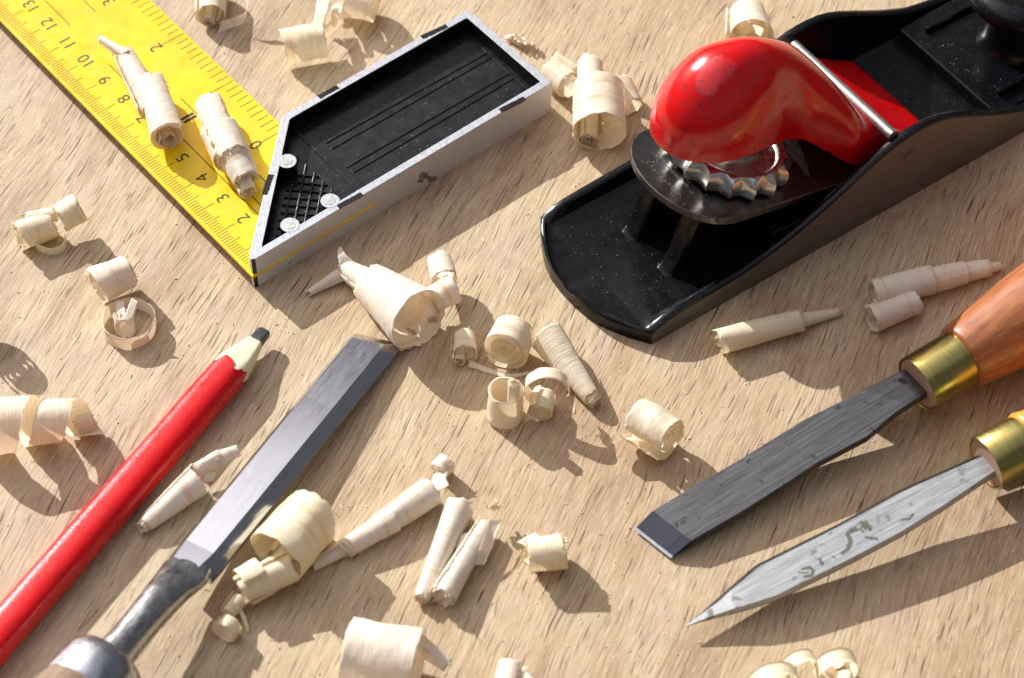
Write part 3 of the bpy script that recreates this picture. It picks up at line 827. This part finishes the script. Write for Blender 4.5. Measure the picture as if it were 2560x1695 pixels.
# ---------------------------------------------------------------- wood shavings
class Sh:
    def __init__(s, seed): s.v = []; s.f = []; s.uv = []; s.rnd = random.Random(seed); s.seed = seed
    def grid(s, rows, uvr):
        b = len(s.v); n = len(rows[0])
        for r, u in zip(rows, uvr): s.v += r; s.uv += u
        for i in range(len(rows)-1):
            for j in range(n-1): s.f.append((b+i*n+j, b+i*n+j+1, b+(i+1)*n+j+1, b+(i+1)*n+j))
    def roll(s, A, B, ra, rb, turns=2., rin=.6, adv=0., ph=0., rag=.04, flat=1., wob=.07, mir=1):
        """curled sheet round the axis A-B; inner turns first, outer edge last"""
        e = (B-A); L = e.length; e.normalize()
        up = V(0, 0, 1)
        if abs(e.z) > .9: up = V(0, 1, 0)
        n1 = e.cross(up).normalized(); n2 = n1.cross(e).normalized()
        if turns > 1.3 and rin > .3: rin *= .72
        tears = [(s.rnd.uniform(0, turns*6.28), s.rnd.uniform(.04, .16), s.rnd.uniform(.5, 2.6)*rag, s.rnd.random() < .5) for _ in range(int(4*turns))]
        N = int(46*turns)+2; Mx = max(8, int(L/.055)); Mx = min(Mx, 60)
        sd = s.seed*7.31 + len(s.v)*.013
        rows, uvs = [], []; arc = 0.
        o1, o2 = s.rnd.uniform(0, 50), s.rnd.uniform(0, 50)
        w = 1-adv
        for i in range(N+1):
            t = i/N; th = ph + mir*(2*math.pi*turns*t - 2*math.pi*turns)
            k = rin + (1-rin)*t**.8
            x0 = adv*(1-t); x1 = x0+w
            x0 += rag*(noise.noise(V(th*1.3, o1, sd)) + .7*noise.noise(V(th*5., o1, sd)) + .6*noise.noise(V(th*14., o1, sd)) + .5*noise.noise(V(th*31., o1, sd)))
            x1 += rag*(noise.noise(V(th*1.3, o2, sd)) + .7*noise.noise(V(th*5., o2, sd)) + .6*noise.noise(V(th*14., o2, sd)) + .5*noise.noise(V(th*31., o2, sd)))
            for tc_, tw_, td_, side_ in tears:
                q_ = max(0., 1-abs(2*math.pi*turns*t-tc_)/tw_)*td_
                if side_: x0 += q_
                else: x1 -= q_
            row, uu = [], []
            rm = (ra+rb)/2*k
            arc += 2*math.pi*turns/N*rm
            for j in range(Mx+1):
                q = j/Mx; x = x0+(x1-x0)*q
                xs = min(1.15, max(-.15, x))
                r = max(.02, ra+(rb-ra)*xs)*k
                r *= 1+wob*noise.noise(V(math.cos(th)*1.2, math.sin(th)*1.2+x*2.2, sd)) + .25*wob*noise.noise(V(th*3, x*L*6, sd))
                dth = 0.
                if i >= N-3: dth = mir*(rag*3.5*noise.noise(V(x*L*4, o1+9, sd))+rag*2.2*noise.noise(V(x*L*17, o1+9, sd)))*(i-N+4)/4.
                if i == 0: dth = -rag*.8*noise.noise(V(x*L*5, o2+9, sd))
                a = th+dth
                p = A + e*(x*L) + n1*(math.cos(a)*r) + n2*(math.sin(a)*r*flat)
                row.append(p); uu.append((arc+sd, x*L+sd))
            rows.append(row); uvs.append(uu)
        s.grid(rows, uvs)
        for _ in range(int(3+3*turns)):
            i = s.rnd.randrange(1, N); sd_ = s.rnd.random() < .5
            if s.rnd.random() < .3: i = N; j = s.rnd.randrange(1, Mx); p = rows[N][j]; q = rows[N-2][j]
            else: p = rows[i][0] if sd_ else rows[i][-1]; q = rows[i][1] if sd_ else rows[i][-2]
            d = (p-q); d = (d.normalized() if d.length > 1e-6 else e)
            d = (d + V(s.rnd.uniform(-.8, .8), s.rnd.uniform(-.8, .8), s.rnd.uniform(-.5, .9))).normalized(); l = s.rnd.uniform(.03, .15)
            w_ = d.cross(V(s.rnd.random(), s.rnd.random(), 1)).normalized()*s.rnd.uniform(.004, .011)
            m_ = p + d*l*.5 + V(0, 0, s.rnd.uniform(-.02, .03)); t_ = p + d*l + V(s.rnd.uniform(-.04, .04), s.rnd.uniform(-.04, .04), s.rnd.uniform(-.05, .05))
            b_ = len(s.v); s.v += [p-w_, p+w_, m_-w_*.8, m_+w_*.8, t_]; s.uv += [(.1, .1)]*5
            s.f += [(b_, b_+1, b_+3, b_+2), (b_+2, b_+3, b_+4)]
        return s
    def strip(s, pts, ws, width, rag=.06, n=26, taper=1.):
        """ribbon through 3D points pts with half-width directions ws"""
        m = len(pts); rows, uvs = [], []
        def cr(P, t):
            i = min(int(t), m-2); u = t-i
            p0, p1, p2, p3 = P[max(i-1, 0)], P[i], P[i+1], P[min(i+2, m-1)]
            return .5*((2*p1)+(p2-p0)*u+(2*p0-5*p1+4*p2-p3)*u*u+(3*p1-p0-3*p2+p3)*u**3)
        arc = 0.; last = None; sd = s.seed*3.7+len(s.v)*.01
        for i in range(n+1):
            t = (m-1)*i/n; p = cr(pts, t); w = cr(ws, t)
            if w.length > 1e-6: w.normalize()
            if last is not None: arc += (p-last).length
            last = p
            wd = width*(1-(1-taper)*i/n)
            a = wd*(1+rag*2*noise.noise(V(arc*3, 1, sd))+rag*noise.noise(V(arc*12, 1, sd))); b = wd*(1+rag*2*noise.noise(V(arc*3, 9, sd))+rag*noise.noise(V(arc*12, 9, sd)))
            K = 5
            rows.append([p - w*a + w*(a+b)*j/K for j in range(K+1)]); uvs.append([(arc+sd, sd+(a+b)*j/K) for j in range(K+1)])
        s.grid(rows, uvs); return s
    def done(s, label, mat, group='curled wood shavings scattered on the table'):
        zmin = min(p.z for p in s.v)
        cx = sum(p.x for p in s.v)/len(s.v); cy = sum(p.y for p in s.v)/len(s.v)
        o = mesh('wood_shaving', s.v, s.f, M['shav'][mat], None, smooth=True, uvs=s.uv, origin=V(cx, cy, max(zmin, 0)), auto=55)
        m = o.modifiers.new('sheet', 'SOLIDIFY'); m.thickness = .018*S; m.offset = 0; m.use_rim = True; m.use_rim_only = True
        tag(o, label, 'wood shaving', group)
        return o

def P(x, y, rpx, zb=0., z=None):
    """axis point of a roll that lies on the surface at zb: pixel of the axis and its radius in pixels"""
    r = rpx/pxcm(x, y, .5)
    zz_ = zb + r + .012 if z is None else z
    return un(x, y, zz_), r
def R(s, x0, y0, r0, x1, y1, r1, zb=0., z0=None, z1=None, **k):
    A, ra = P(x0, y0, r0, zb, z0); B, rb = P(x1, y1, r1, zb, z1)
    return s.roll(A, B, ra, rb, **k)
def UP(s, x, y, rpx, h, zb=0., lean=(0, 0), **k):
    r = rpx/pxcm(x, y, .5); A = un(x, y, zb+.01)
    return s.roll(A, A+V(lean[0], lean[1], h), r, r, **k)
pi = math.pi
ZRU = ZR+.01
# the two on the ruler
s = Sh(1); R(s, 250, 96, 9, 318, 140, 17, ZRU, turns=1.6, rin=.7, rag=.03, z0=1.15, z1=1.1)
R(s, 306, 128, 27, 392, 285, 40, ZRU, turns=1.8, rin=.75, adv=.12, ph=.3, rag=.03)
R(s, 378, 205, 35, 420, 343, 46, ZRU, turns=1.7, rin=.82, ph=2.6, rag=.025, z0=1.12)
R(s, 395, 300, 20, 422, 352, 26, ZRU, turns=1.5, rin=.5, ph=1, rag=.05, z0=.95, z1=.95)
s.done('long tapering shaving roll with open lower end on the yellow ruler', 1)
s = Sh(2); R(s, 527, 262, 42, 556, 340, 44, ZRU, turns=1.5, rin=.8, ph=2.2, rag=.05)
R(s, 548, 318, 49, 590, 410, 50, ZRU, turns=2.2, rin=.75, adv=.2, ph=.6, rag=.05)
R(s, 580, 390, 46, 616, 452, 36, ZRU, turns=1.8, rin=.7, ph=3.6, rag=.06)
R(s, 600, 430, 27, 622, 482, 23, ZRU, turns=1.7, rin=.6, ph=.5, rag=.05)
s.done('stubby layered shaving roll with ragged ends nearest the silver handle', 1)
# top left
s = Sh(3); R(s, 535, -40, 40, 527, 36, 40, turns=1.6, rin=.8, ph=.4, rag=.03); R(s, 536, 0, 22, 522, 58, 17, turns=2.2, rin=.45, ph=2, rag=.04)
a_ = un(548, 70, .15); b_ = un(585, 55, .25); c_ = un(614, 38, .5); d_ = un(622, -15, .9)
s.strip([a_, b_, c_, d_], [V(.3, .5, .9)]*4, .2, taper=.7)
s.done('spiral shaving with a loose flat tail at the top edge by the ruler', 0)
s = Sh(4); R(s, 706, 118, 44, 812, 98, 44, turns=.62, rin=.98, ph=2.9, rag=.035)
s.strip([un(786, 92, .8), un(796, 62, 1.0), un(804, 30, .95), un(806, 2, .7)], [V(1, .1, 0)]*4, .19, rag=.22)
s.strip([un(825, 78, .15), un(836, 50, .6), un(838, 20, .9), un(850, 8, .6)], [V(1, .2, 0)]*4, .11, rag=.1)
s.done('wide curved shaving with a torn upright strip above the black handle', 2)
s = Sh(5); R(s, 868, 2, 50, 938, 18, 46, turns=1.4, rin=.85, ph=4.2, rag=.04)
s.strip([un(852, 12, .2), un(846, 30, .3), un(858, 48, .1)], [V(1, .2, 0)]*3, .14, rag=.12)
s.done('broad shaving ring cut by the top edge of the photo left of centre', 0)
s = Sh(6)
for i in range(7):
    r_ = s.rnd; x, y = 1262+i*9, 88+i*3+r_.uniform(-6, 6)
    s.strip([un(x, y, .05), un(x+r_.uniform(4, 18), y+r_.uniform(-10, 4), .3), un(x+r_.uniform(14, 34), y+r_.uniform(0, 12), .12)], [V(.2, 1, .3)]*3, .035+.03*r_.random(), rag=.2, n=10)
R(s, 1278, 98, 7, 1306, 110, 9, turns=1.5, rin=.6)
s.done('tiny tangle of shaving splinters behind the far end of the black handle', 1, 'small wood shavings')
s = Sh(7); R(s, 1372, 172, 38, 1432, 226, 36, turns=1.9, rin=.82, ph=3.6, adv=.3, rag=.05); R(s, 1385, 150, 26, 1440, 180, 20, turns=1.2, rin=.6, ph=1, rag=.08)
s.done('tilted curl of shaving touching the silver corner of the square', 0)
s = Sh(8); R(s, 1496, 222, 66, 1499, 330, 68, turns=1.15, rin=.95, ph=-.35, rag=.03); R(s, 1474, 280, 24, 1473, 352, 25, turns=2.5, rin=.3, ph=1., rag=.03)
R(s, 1474, 160, 32, 1478, 240, 34, turns=1.2, rin=.85, ph=2.9, rag=.07, z0=.75, z1=.85)
R(s, 1545, 215, 40, 1578, 268, 32, turns=1.3, rin=.8, ph=3.8, rag=.05, z0=.5)
s.done('open barrel shaped shaving with a torn upper roll left of the red knob', 0)
s = Sh(9); R(s, 1866, 30, 52, 1876, 92, 64, turns=1.8, rin=.8, ph=.3, rag=.02); R(s, 1850, 60, 26, 1880, 100, 28, turns=1.5, rin=.5, ph=2)
s.done('domed shaving roll standing behind the red lever cap', 0)
# left side
s = Sh(10); R(s, 45, 592, 38, 132, 560, 36, turns=1.3, rin=.9, ph=3.5, rag=.07); R(s, 150, 548, 38, 200, 520, 40, turns=1.5, rin=.85, ph=2.7, rag=.07, z0=.7, z1=.8)
R(s, 70, 550, 20, 140, 535, 18, turns=.8, rin=.9, ph=3, rag=.08, z0=.55, z1=.7)
c_ = un(127, 612, .0); rr = .45
s.strip([c_+V(rr*math.cos(a), rr*.9*math.sin(a), .2+.06*math.sin(a*2)) for a in (2.9, 3.5, 4.1, 4.7, 5.3, 5.9, 6.5)], [V(0, 0, 1)]*7, .14, rag=.05)
s.done('loose knot of three curls at the left under the ruler', 2)
s = Sh(11); R(s, 236, 720, 52, 330, 676, 44, turns=1.6, rin=.85, ph=3.4, adv=.1, rag=.03, z0=.62, z1=.62)
UP(s, 326, 822, 67, .48, turns=1.05, rin=.96, ph=1.9, rag=.02); UP(s, 316, 826, 27, .62, turns=2.2, rin=.45, ph=.4, rag=.04)
s.strip([un(300, 752, .55), un(300, 775, .62), un(309, 800, .6), un(322, 790, .68), un(338, 750, .95)], [V(1, .2, 0), V(1, .1, .2), V(1, 0, 0), V(.9, -.3, 0), V(.8, -.5, 0)], .12, rag=.08)
s.done('shaving with an upright ring and inner scroll left of the pencil tip', 1)
s = Sh(12); R(s, -75, 760, 48, -36, 802, 46, turns=3, rin=.15, ph=.4, z0=1.0, z1=.95, rag=.03)
s.done('sliver of shaving cut by the left edge of the photo', 0)
s = Sh(13)
A, ra = P(-66, 1066, 78); B_, rb = P(262, 1040, 66)
s.roll(A, B_, ra, rb, turns=2.1, rin=.9, adv=.74, ph=-1.2, rag=.008, wob=.05, mir=-1)
R(s, 190, 1070, 30, 232, 1052, 28, turns=1.8, rin=.5, ph=2, rag=.03)
s.done('loose helical ribbon of shaving with an openwork shadow at the left edge', 0)
s = Sh(14); R(s, 505, 1194, 43, 344, 1326, 19, turns=2.6, rin=.82, adv=.16, ph=.9, rag=.025); R(s, 490, 1176, 19, 552, 1140, 21, turns=1.4, rin=.7, ph=2, rag=.04, z0=.5, z1=.6)
R(s, 538, 1150, 20, 594, 1128, 17, turns=1.4, rin=.7, ph=4, rag=.04, z0=.6, z1=.55)
s.strip([un(512, 1190, .4), un(535, 1190, .25), un(548, 1168, .35)], [V(.3, .6, .4)]*3, .14, rag=.1)
s.done('cone shaped shaving lying between the red pencil and the bench chisel', 1)
# bottom centre left
s = Sh(15); R(s, 792, 1280, 76, 690, 1392, 80, turns=1.25, rin=.96, ph=.75, rag=.03); R(s, 740, 1330, 34, 700, 1398, 36, turns=1.6, rin=.6, ph=1.2, rag=.06)
R(s, 730, 1412, 46, 600, 1478, 40, turns=1.7, rin=.88, ph=1.2, rag=.03, z0=.65, z1=.5); R(s, 660, 1440, 52, 606, 1470, 50, turns=.8, rin=.98, ph=2.0, rag=.02)
R(s, 600, 1496, 25, 568, 1534, 21, turns=1.6, rin=.6, ph=.4, rag=.06, z0=.32, z1=.3)
R(s, 578, 1556, 32, 558, 1582, 34, turns=.85, rin=.95, ph=.1, rag=.05)
s.strip([un(596, 1520, .25), un(610, 1545, .2), un(620, 1580, .04)], [V(1, .5, 0)]*3, .09, rag=.2, taper=.3)
s.done('big barrel shaving with a telescoping tail below the bench chisel blade', 2)
s = Sh(16); R(s, 1088, 1222, 42, 930, 1328, 30, turns=2.2, rin=.85, adv=.12, ph=.3, rag=.02); R(s, 985, 1295, 33, 850, 1378, 24, turns=1.9, rin=.85, adv=.1, ph=3.8, rag=.03)
R(s, 865, 1368, 22, 782, 1416, 14, turns=1.8, rin=.8, ph=1.5, rag=.03); s.strip([un(1106, 1222, .5), un(1098, 1200, .45), un(1104, 1178, .4), un(1118, 1166, .5)], [V(1, .4, .2)]*4, .2, rag=.1)
R(s, 1094, 1180, 27, 1120, 1156, 28, turns=1.2, rin=.8, ph=3.4, rag=.06)
s.done('longest thin shaving cone with a small curl at its upper end', 1)
s = Sh(17); R(s, 1150, 1262, 38, 1052, 1500, 21, turns=1.9, rin=.85, ph=3.3, rag=.025); R(s, 1216, 1310, 26, 1106, 1494, 36, turns=1.9, rin=.85, ph=.9, rag=.05)
s.strip([un(1172, 1330, .5), un(1140, 1420, .3), un(1095, 1500, .15)], [V(1, .4, .1)]*3, .22, rag=.1)
s.strip([un(1238, 1300, .55), un(1222, 1350, .5), un(1196, 1412, .3)], [V(1, .3, -.4)]*3, .17, rag=.15)
for i in range(6):
    x, y = 1222+i*5, 1268+s.rnd.uniform(-10, 12); s.strip([un(x, y, .5), un(x+s.rnd.uniform(-8, 10), y-12, .7), un(x+s.rnd.uniform(-4, 18), y-4, .45)], [V(.6, .8, .2)]*3, .04, rag=.3, n=8)
s.done('pair of joined shaving tubes with frayed top at the bottom centre', 1)
s = Sh(18); R(s, 1318, 1392, 46, 1418, 1378, 50, turns=1.35, rin=.88, ph=3.9, adv=.1, rag=.05, z0=.52, z1=.55); R(s, 1310, 1385, 34, 1352, 1360, 32, turns=.8, rin=.9, ph=2.9, rag=.08)
s.done('single open curl with a rounded shadow right of the frayed tubes', 2)
# centre
s = Sh(19); R(s, 858, 668, 24, 948, 722, 46, turns=1.9, rin=.85, ph=.3, rag=.025); R(s, 925, 708, 52, 1046, 800, 84, turns=1.15, rin=.96, ph=-.6, rag=.045)
R(s, 768, 734, 8, 858, 682, 20, turns=2.2, rin=.8, adv=.15, ph=.2, rag=.04)
s.strip([un(868, 662, .5), un(855, 640, .62), un(850, 618, .65)], [V(1, .3, 0), V(.9, .4, 0), V(.4, .2, 0)], .22, rag=.15, taper=.12)
R(s, 1098, 650, 30, 1112, 700, 34, turns=1.3, rin=.85, ph=2.7, rag=.05, z0=.75, z1=.85); R(s, 1080, 752, 34, 1135, 722, 38, turns=.9, rin=.9, ph=2.7, rag=.06, z0=.75, z1=.8)
R(s, 1076, 742, 17, 1082, 800, 16, turns=1.2, rin=.7, ph=2, rag=.06, z0=.6, z1=.5)
s.done('large fish shaped shaving with wide open mouth in the centre above the chisel tip', 1)
s = Sh(20); R(s, 1160, 838, 30, 1161, 884, 35, turns=1.5, rin=.88, ph=.1, rag=.06); R(s, 1148, 868, 18, 1146, 904, 19, turns=1.4, rin=.6, ph=.8, rag=.06)
R(s, 1284, 824, 60, 1260, 876, 66, turns=3.0, rin=.1, ph=-.9, rag=.012, wob=.015)
s.strip([un(1172, 908, .1), un(1220, 926, .03), un(1275, 940, .02), un(1330, 930, .1)], [V(.15, 1, .1)]*4, .1, rag=.1, taper=.4)
s.done('tight spiral scroll with a small side curl right of centre', 0)
s = Sh(21); R(s, 1368, 838, 50, 1492, 1012, 21, turns=2.3, rin=.85, adv=.1, ph=2.3, rag=.02)
s.done('smooth cone shaving pointing down beside the spiral scroll', 0)
s = Sh(22); UP(s, 1262, 1042, 46, 1.02, lean=(.05, .12), turns=1.3, rin=.94, ph=2.5, rag=.012); UP(s, 1281, 1046, 15, 1.42, lean=(.05, .12), turns=2.6, rin=.4, ph=1, rag=.03)
R(s, 1368, 955, 54, 1366, 985, 56, turns=.66, rin=.97, ph=3.2, rag=.04, z0=.75, z1=.8); R(s, 1364, 985, 33, 1352, 1032, 34, turns=1.6, rin=.7, ph=1.2, rag=.04)
s.strip([un(1316, 1040, .2), un(1330, 1030, .25), un(1346, 1040, .12)], [V(.2, .6, .8)]*3, .2, rag=.1)
s.done('upright open tube with a hooked neighbour curl below the spiral scroll', 0)
s = Sh(23); R(s, 1588, 1040, 64, 1678, 1096, 66, turns=1.9, rin=.22, ph=-.2, rag=.03, z0=.72, z1=.76, wob=.12)
s.strip([un(1568, 1085, .4), un(1548, 1095, .5), un(1545, 1078, .8)], [V(.7, .5, .3)]*3, .2, rag=.12)
s.done('fat scroll shaving just above the tip of the skew chisel', 0)
s = Sh(24); R(s, 1793, 856, 34, 2010, 800, 30, turns=1.5, rin=.9, adv=.06, ph=2.9, rag=.025); R(s, 1985, 806, 22, 2104, 779, 9, turns=2.2, rin=.8, adv=.1, ph=3.4, rag=.05)
s.done('slender shaving tube half in the shade of the plane', 2)
s = Sh(25); R(s, 2182, 734, 36, 2330, 700, 38, turns=1.9, rin=.8, ph=2.6, rag=.025); R(s, 2300, 706, 37, 2420, 678, 31, turns=2, rin=.85, adv=.1, ph=.9, rag=.03); R(s, 2400, 684, 27, 2472, 670, 23, turns=1.8, rin=.85, ph=2.2, rag=.03)
R(s, 2462, 672, 14, 2500, 664, 13, turns=1.5, rin=.7, ph=1); R(s, 2178, 798, 34, 2292, 756, 30, turns=1.15, rin=.93, ph=3.3, rag=.03)
R(s, 2165, 782, 20, 2200, 770, 22, turns=1, rin=.8, ph=2)
s.done('long telescoping shaving with a side flap between plane and orange handle', 1)
# bottom edge
s = Sh(26); R(s, 868, 1632, 92, 1046, 1664, 92, turns=1.25, rin=.9, ph=-.7, rag=.02); R(s, 1035, 1600, 26, 1120, 1662, 20, turns=1.8, rin=.8, ph=1, rag=.03, z0=.9, z1=.55)
s.done('largest shaving barrel cut by the bottom edge of the photo', 1)
s = Sh(27); R(s, 1276, 1664, 33, 1264, 1730, 36, turns=1.8, rin=.8, ph=2.4, rag=.04); R(s, 1300, 1680, 24, 1330, 1730, 30, turns=1.4, rin=.8, ph=.8)
s.done('small shaving roll peeking over the bottom edge at the centre', 1)
def hoop(s, x, y, rpx, w, a0, a1, tilt=(.35, .9), n=9):
    """narrow ribbon hoop standing on edge, its face turned to the camera"""
    r = rpx/pxcm(x, y, .5); c = un(x, y, r*.95)
    ax = V(tilt[0], -tilt[1], .12).normalized(); n1 = V(0, 0, 1).cross(ax).normalized(); n2 = ax.cross(n1)
    pts = [c + n1*(r*math.cos(a0+(a1-a0)*i/n)) + n2*(r*math.sin(a0+(a1-a0)*i/n)) + ax*(.25*i/n) for i in range(n+1)]
    s.strip(pts, [ax]*(n+1), w, rag=.03, n=40)
s = Sh(28); hoop(s, 2086, 1660, 56, .22, -2.6, 3.2, (.15, .9)); hoop(s, 2082, 1650, 26, .12, -1.4, 4.2, (.2, .9)); hoop(s, 1994, 1662, 50, .2, -.5, 3.8, (.25, .9)); hoop(s, 1930, 1704, 68, .2, -.6, 3.6, (.15, .9)); hoop(s, 1938, 1704, 40, .1, -.6, 3.0, (.1, .9))
s.done('narrow ribbon loops standing on edge at the bottom right', 2)

# crumbs and dust
rnd = random.Random(99); vs, fs = [], []
for i in range(900):
    x, y = rnd.uniform(0, 2560), rnd.uniform(0, 1695)
    if i < 60: x, y = rnd.gauss(1250, 220), rnd.gauss(1080, 130)
    c = un(x, y, 0); a = rnd.uniform(0, 6.3); l = rnd.uniform(.015, .05)*(2.2 if rnd.random() < .12 else 1); w = rnd.uniform(.008, .02)
    d = V(math.cos(a), math.sin(a), rnd.uniform(-.2, .2)); n_ = V(-math.sin(a), math.cos(a), rnd.uniform(-.4, .4))
    h = rnd.uniform(.012, .03); k = len(vs)
    vs += [c-d*l-n_*w+V(0, 0, .012), c+d*l-n_*w*.5+V(0, 0, .012), c+d*l*.8+n_*w+V(0, 0, .015), c-d*l*.7+n_*w+V(0, 0, .012), c+V(0, 0, h+.01)]
    fs += [(k, k+1, k+4), (k+1, k+2, k+4), (k+2, k+3, k+4), (k+3, k, k+4), (k+3, k+2, k+1, k)]
def crumb(c, l, w):
    a = rnd.uniform(0, 6.3); d = V(math.cos(a), math.sin(a), 0); n_ = V(-math.sin(a), math.cos(a), 0); k = len(vs)
    vs.extend([c-d*l-n_*w, c+d*l-n_*w*.5, c+d*l*.8+n_*w, c-d*l*.7+n_*w, c+V(0, 0, .02)])
    fs.extend([(k, k+1, k+4), (k+1, k+2, k+4), (k+2, k+3, k+4), (k+3, k, k+4), (k+3, k+2, k+1, k)])
pu = V(math.cos(PA), math.sin(PA), 0); pv = V(-math.sin(PA), math.cos(PA), 0)
for i in range(70):
    if i < 30: crumb(PO + pu*rnd.uniform(-.3, 1.7) + pv*rnd.uniform(.8, 4.4) + V(0, 0, .405), rnd.uniform(.006, .018), rnd.uniform(.005, .012))
    elif i < 52:
        s_ = rnd.uniform(2.1, 3.0); crumb(PO + pu*s_ + pv*rnd.uniform(1.2, 3.8) + V(0, 0, bladez(s_)+.004), rnd.uniform(.006, .022), rnd.uniform(.005, .014))
    else: crumb(PO + pu*rnd.uniform(13, 14.2) + pv*rnd.uniform(1.3, 4) + V(0, 0, .865), rnd.uniform(.006, .018), rnd.uniform(.005, .012))
for i in range(40): crumb(HO + ex*rnd.uniform(4.6, 10) + ey*rnd.uniform(.5, 3.3) + V(0, 0, FZ+.004), rnd.uniform(.005, .016), rnd.uniform(.003, .008))
o = mesh('sawdust', vs, fs, M['shav'][0], uvs=[(v_.x, v_.y) for v_ in vs])
tag(o, 'pale crumbs and splinters of sawdust strewn over the board', 'sawdust', kind='stuff')

# ---------------------------------------------------------------- light, sky, camera
sd = V(.585, -.645, -.5).normalized()
GLARE_EL = 46.7
sun = bpy.data.lights.new('sun', 'SUN'); sun.energy = 5.0; sun.angle = math.radians(.45); sun.color = (.985, .99, 1)
so = bpy.data.objects.new('sun', sun); COL.objects.link(so)
so.rotation_euler = sd.to_track_quat('-Z', 'Y').to_euler(); so.location = (-.6, .65, .5)
w = bpy.data.worlds.new('World'); sc.world = w; w.use_nodes = True
nt = w.node_tree; nt.nodes.clear()
sky = nt.nodes.new('ShaderNodeTexSky'); sky.sky_type = 'NISHITA'; sky.sun_disc = False
sky.sun_elevation = math.radians(30); sky.sun_rotation = math.atan2(-sd.x, -sd.y)
sky.air_density = 1.0; sky.dust_density = 3.0; sky.ozone_density = 1.0
bg = nt.nodes.new('ShaderNodeBackground'); bg.inputs[1].default_value = .06
tint = nt.nodes.new('ShaderNodeMix'); tint.data_type = 'RGBA'; tint.blend_type = 'MULTIPLY'; tint.inputs[0].default_value = 1
tint.inputs[7].default_value = (1.0, .91, .85, 1)
# bright sky patch added so the chisel and knife reflect glare, ragged edge
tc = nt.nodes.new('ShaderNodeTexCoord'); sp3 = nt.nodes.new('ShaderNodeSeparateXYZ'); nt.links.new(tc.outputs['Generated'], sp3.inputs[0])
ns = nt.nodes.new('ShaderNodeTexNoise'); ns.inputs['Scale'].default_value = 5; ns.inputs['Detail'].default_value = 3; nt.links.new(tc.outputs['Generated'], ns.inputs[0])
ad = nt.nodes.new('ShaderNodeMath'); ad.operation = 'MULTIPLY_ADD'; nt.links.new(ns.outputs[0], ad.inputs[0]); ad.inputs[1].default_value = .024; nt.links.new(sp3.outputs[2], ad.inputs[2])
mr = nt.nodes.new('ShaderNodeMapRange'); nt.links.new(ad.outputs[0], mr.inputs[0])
GLARE_Z = math.sin(math.radians(GLARE_EL))
mr.inputs[1].default_value = GLARE_Z + .012 - .008; mr.inputs[2].default_value = GLARE_Z + .012 + .008; mr.inputs[3].default_value = 1.0; mr.inputs[4].default_value = 6.0
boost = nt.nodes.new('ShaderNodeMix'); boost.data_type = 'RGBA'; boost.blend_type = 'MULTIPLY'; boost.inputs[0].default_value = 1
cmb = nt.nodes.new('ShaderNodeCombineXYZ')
# the added bright patch breaks off to the right and closes again further up
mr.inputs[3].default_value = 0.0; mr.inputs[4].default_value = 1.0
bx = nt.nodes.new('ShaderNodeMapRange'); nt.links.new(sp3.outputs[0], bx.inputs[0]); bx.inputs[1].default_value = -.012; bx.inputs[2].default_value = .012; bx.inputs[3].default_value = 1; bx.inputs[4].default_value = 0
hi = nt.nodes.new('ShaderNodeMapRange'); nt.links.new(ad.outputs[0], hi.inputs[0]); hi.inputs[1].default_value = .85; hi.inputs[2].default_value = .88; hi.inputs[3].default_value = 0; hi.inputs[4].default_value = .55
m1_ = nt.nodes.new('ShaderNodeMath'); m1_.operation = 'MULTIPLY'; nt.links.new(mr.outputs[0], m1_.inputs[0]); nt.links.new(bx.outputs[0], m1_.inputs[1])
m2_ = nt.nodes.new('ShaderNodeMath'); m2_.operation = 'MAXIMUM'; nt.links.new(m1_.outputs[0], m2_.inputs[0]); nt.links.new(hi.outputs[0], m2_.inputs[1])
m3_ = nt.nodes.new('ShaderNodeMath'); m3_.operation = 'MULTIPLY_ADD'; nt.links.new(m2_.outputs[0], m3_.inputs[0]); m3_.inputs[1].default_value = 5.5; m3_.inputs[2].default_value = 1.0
lo = nt.nodes.new('ShaderNodeMapRange'); nt.links.new(sp3.outputs[2], lo.inputs[0])   # dimming added low in the sky, standing for dark surroundings in reflections
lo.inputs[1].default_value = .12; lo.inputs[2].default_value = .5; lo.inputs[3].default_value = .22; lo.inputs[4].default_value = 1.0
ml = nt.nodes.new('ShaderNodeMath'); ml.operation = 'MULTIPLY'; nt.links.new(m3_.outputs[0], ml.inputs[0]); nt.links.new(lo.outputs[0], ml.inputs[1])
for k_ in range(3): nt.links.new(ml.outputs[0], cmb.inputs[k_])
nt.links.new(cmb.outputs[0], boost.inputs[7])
out = nt.nodes.new('ShaderNodeOutputWorld')
hs = nt.nodes.new('ShaderNodeHueSaturation'); hs.inputs['Saturation'].default_value = .45
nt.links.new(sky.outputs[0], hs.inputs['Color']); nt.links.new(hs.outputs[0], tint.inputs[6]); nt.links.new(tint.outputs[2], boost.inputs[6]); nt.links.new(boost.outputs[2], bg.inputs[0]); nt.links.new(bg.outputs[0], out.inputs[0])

cam = bpy.data.cameras.new('camera'); co = bpy.data.objects.new('camera', cam); COL.objects.link(co)
cam.sensor_width = 36; cam.lens = FPX/2560*36; cam.clip_start = .01; cam.clip_end = 20
co.location = CAM*S; co.rotation_euler = (math.pi/2-PITCH, 0, 0)
cam.dof.use_dof = True; cam.dof.focus_distance = (un(1400, 700, .5)-CAM).dot(F_)*S; cam.dof.aperture_fstop = 16
sc.camera = co
sc.view_settings.view_transform = 'Standard'; sc.view_settings.look = 'None'; sc.view_settings.exposure = .30; sc.view_settings.gamma = 1
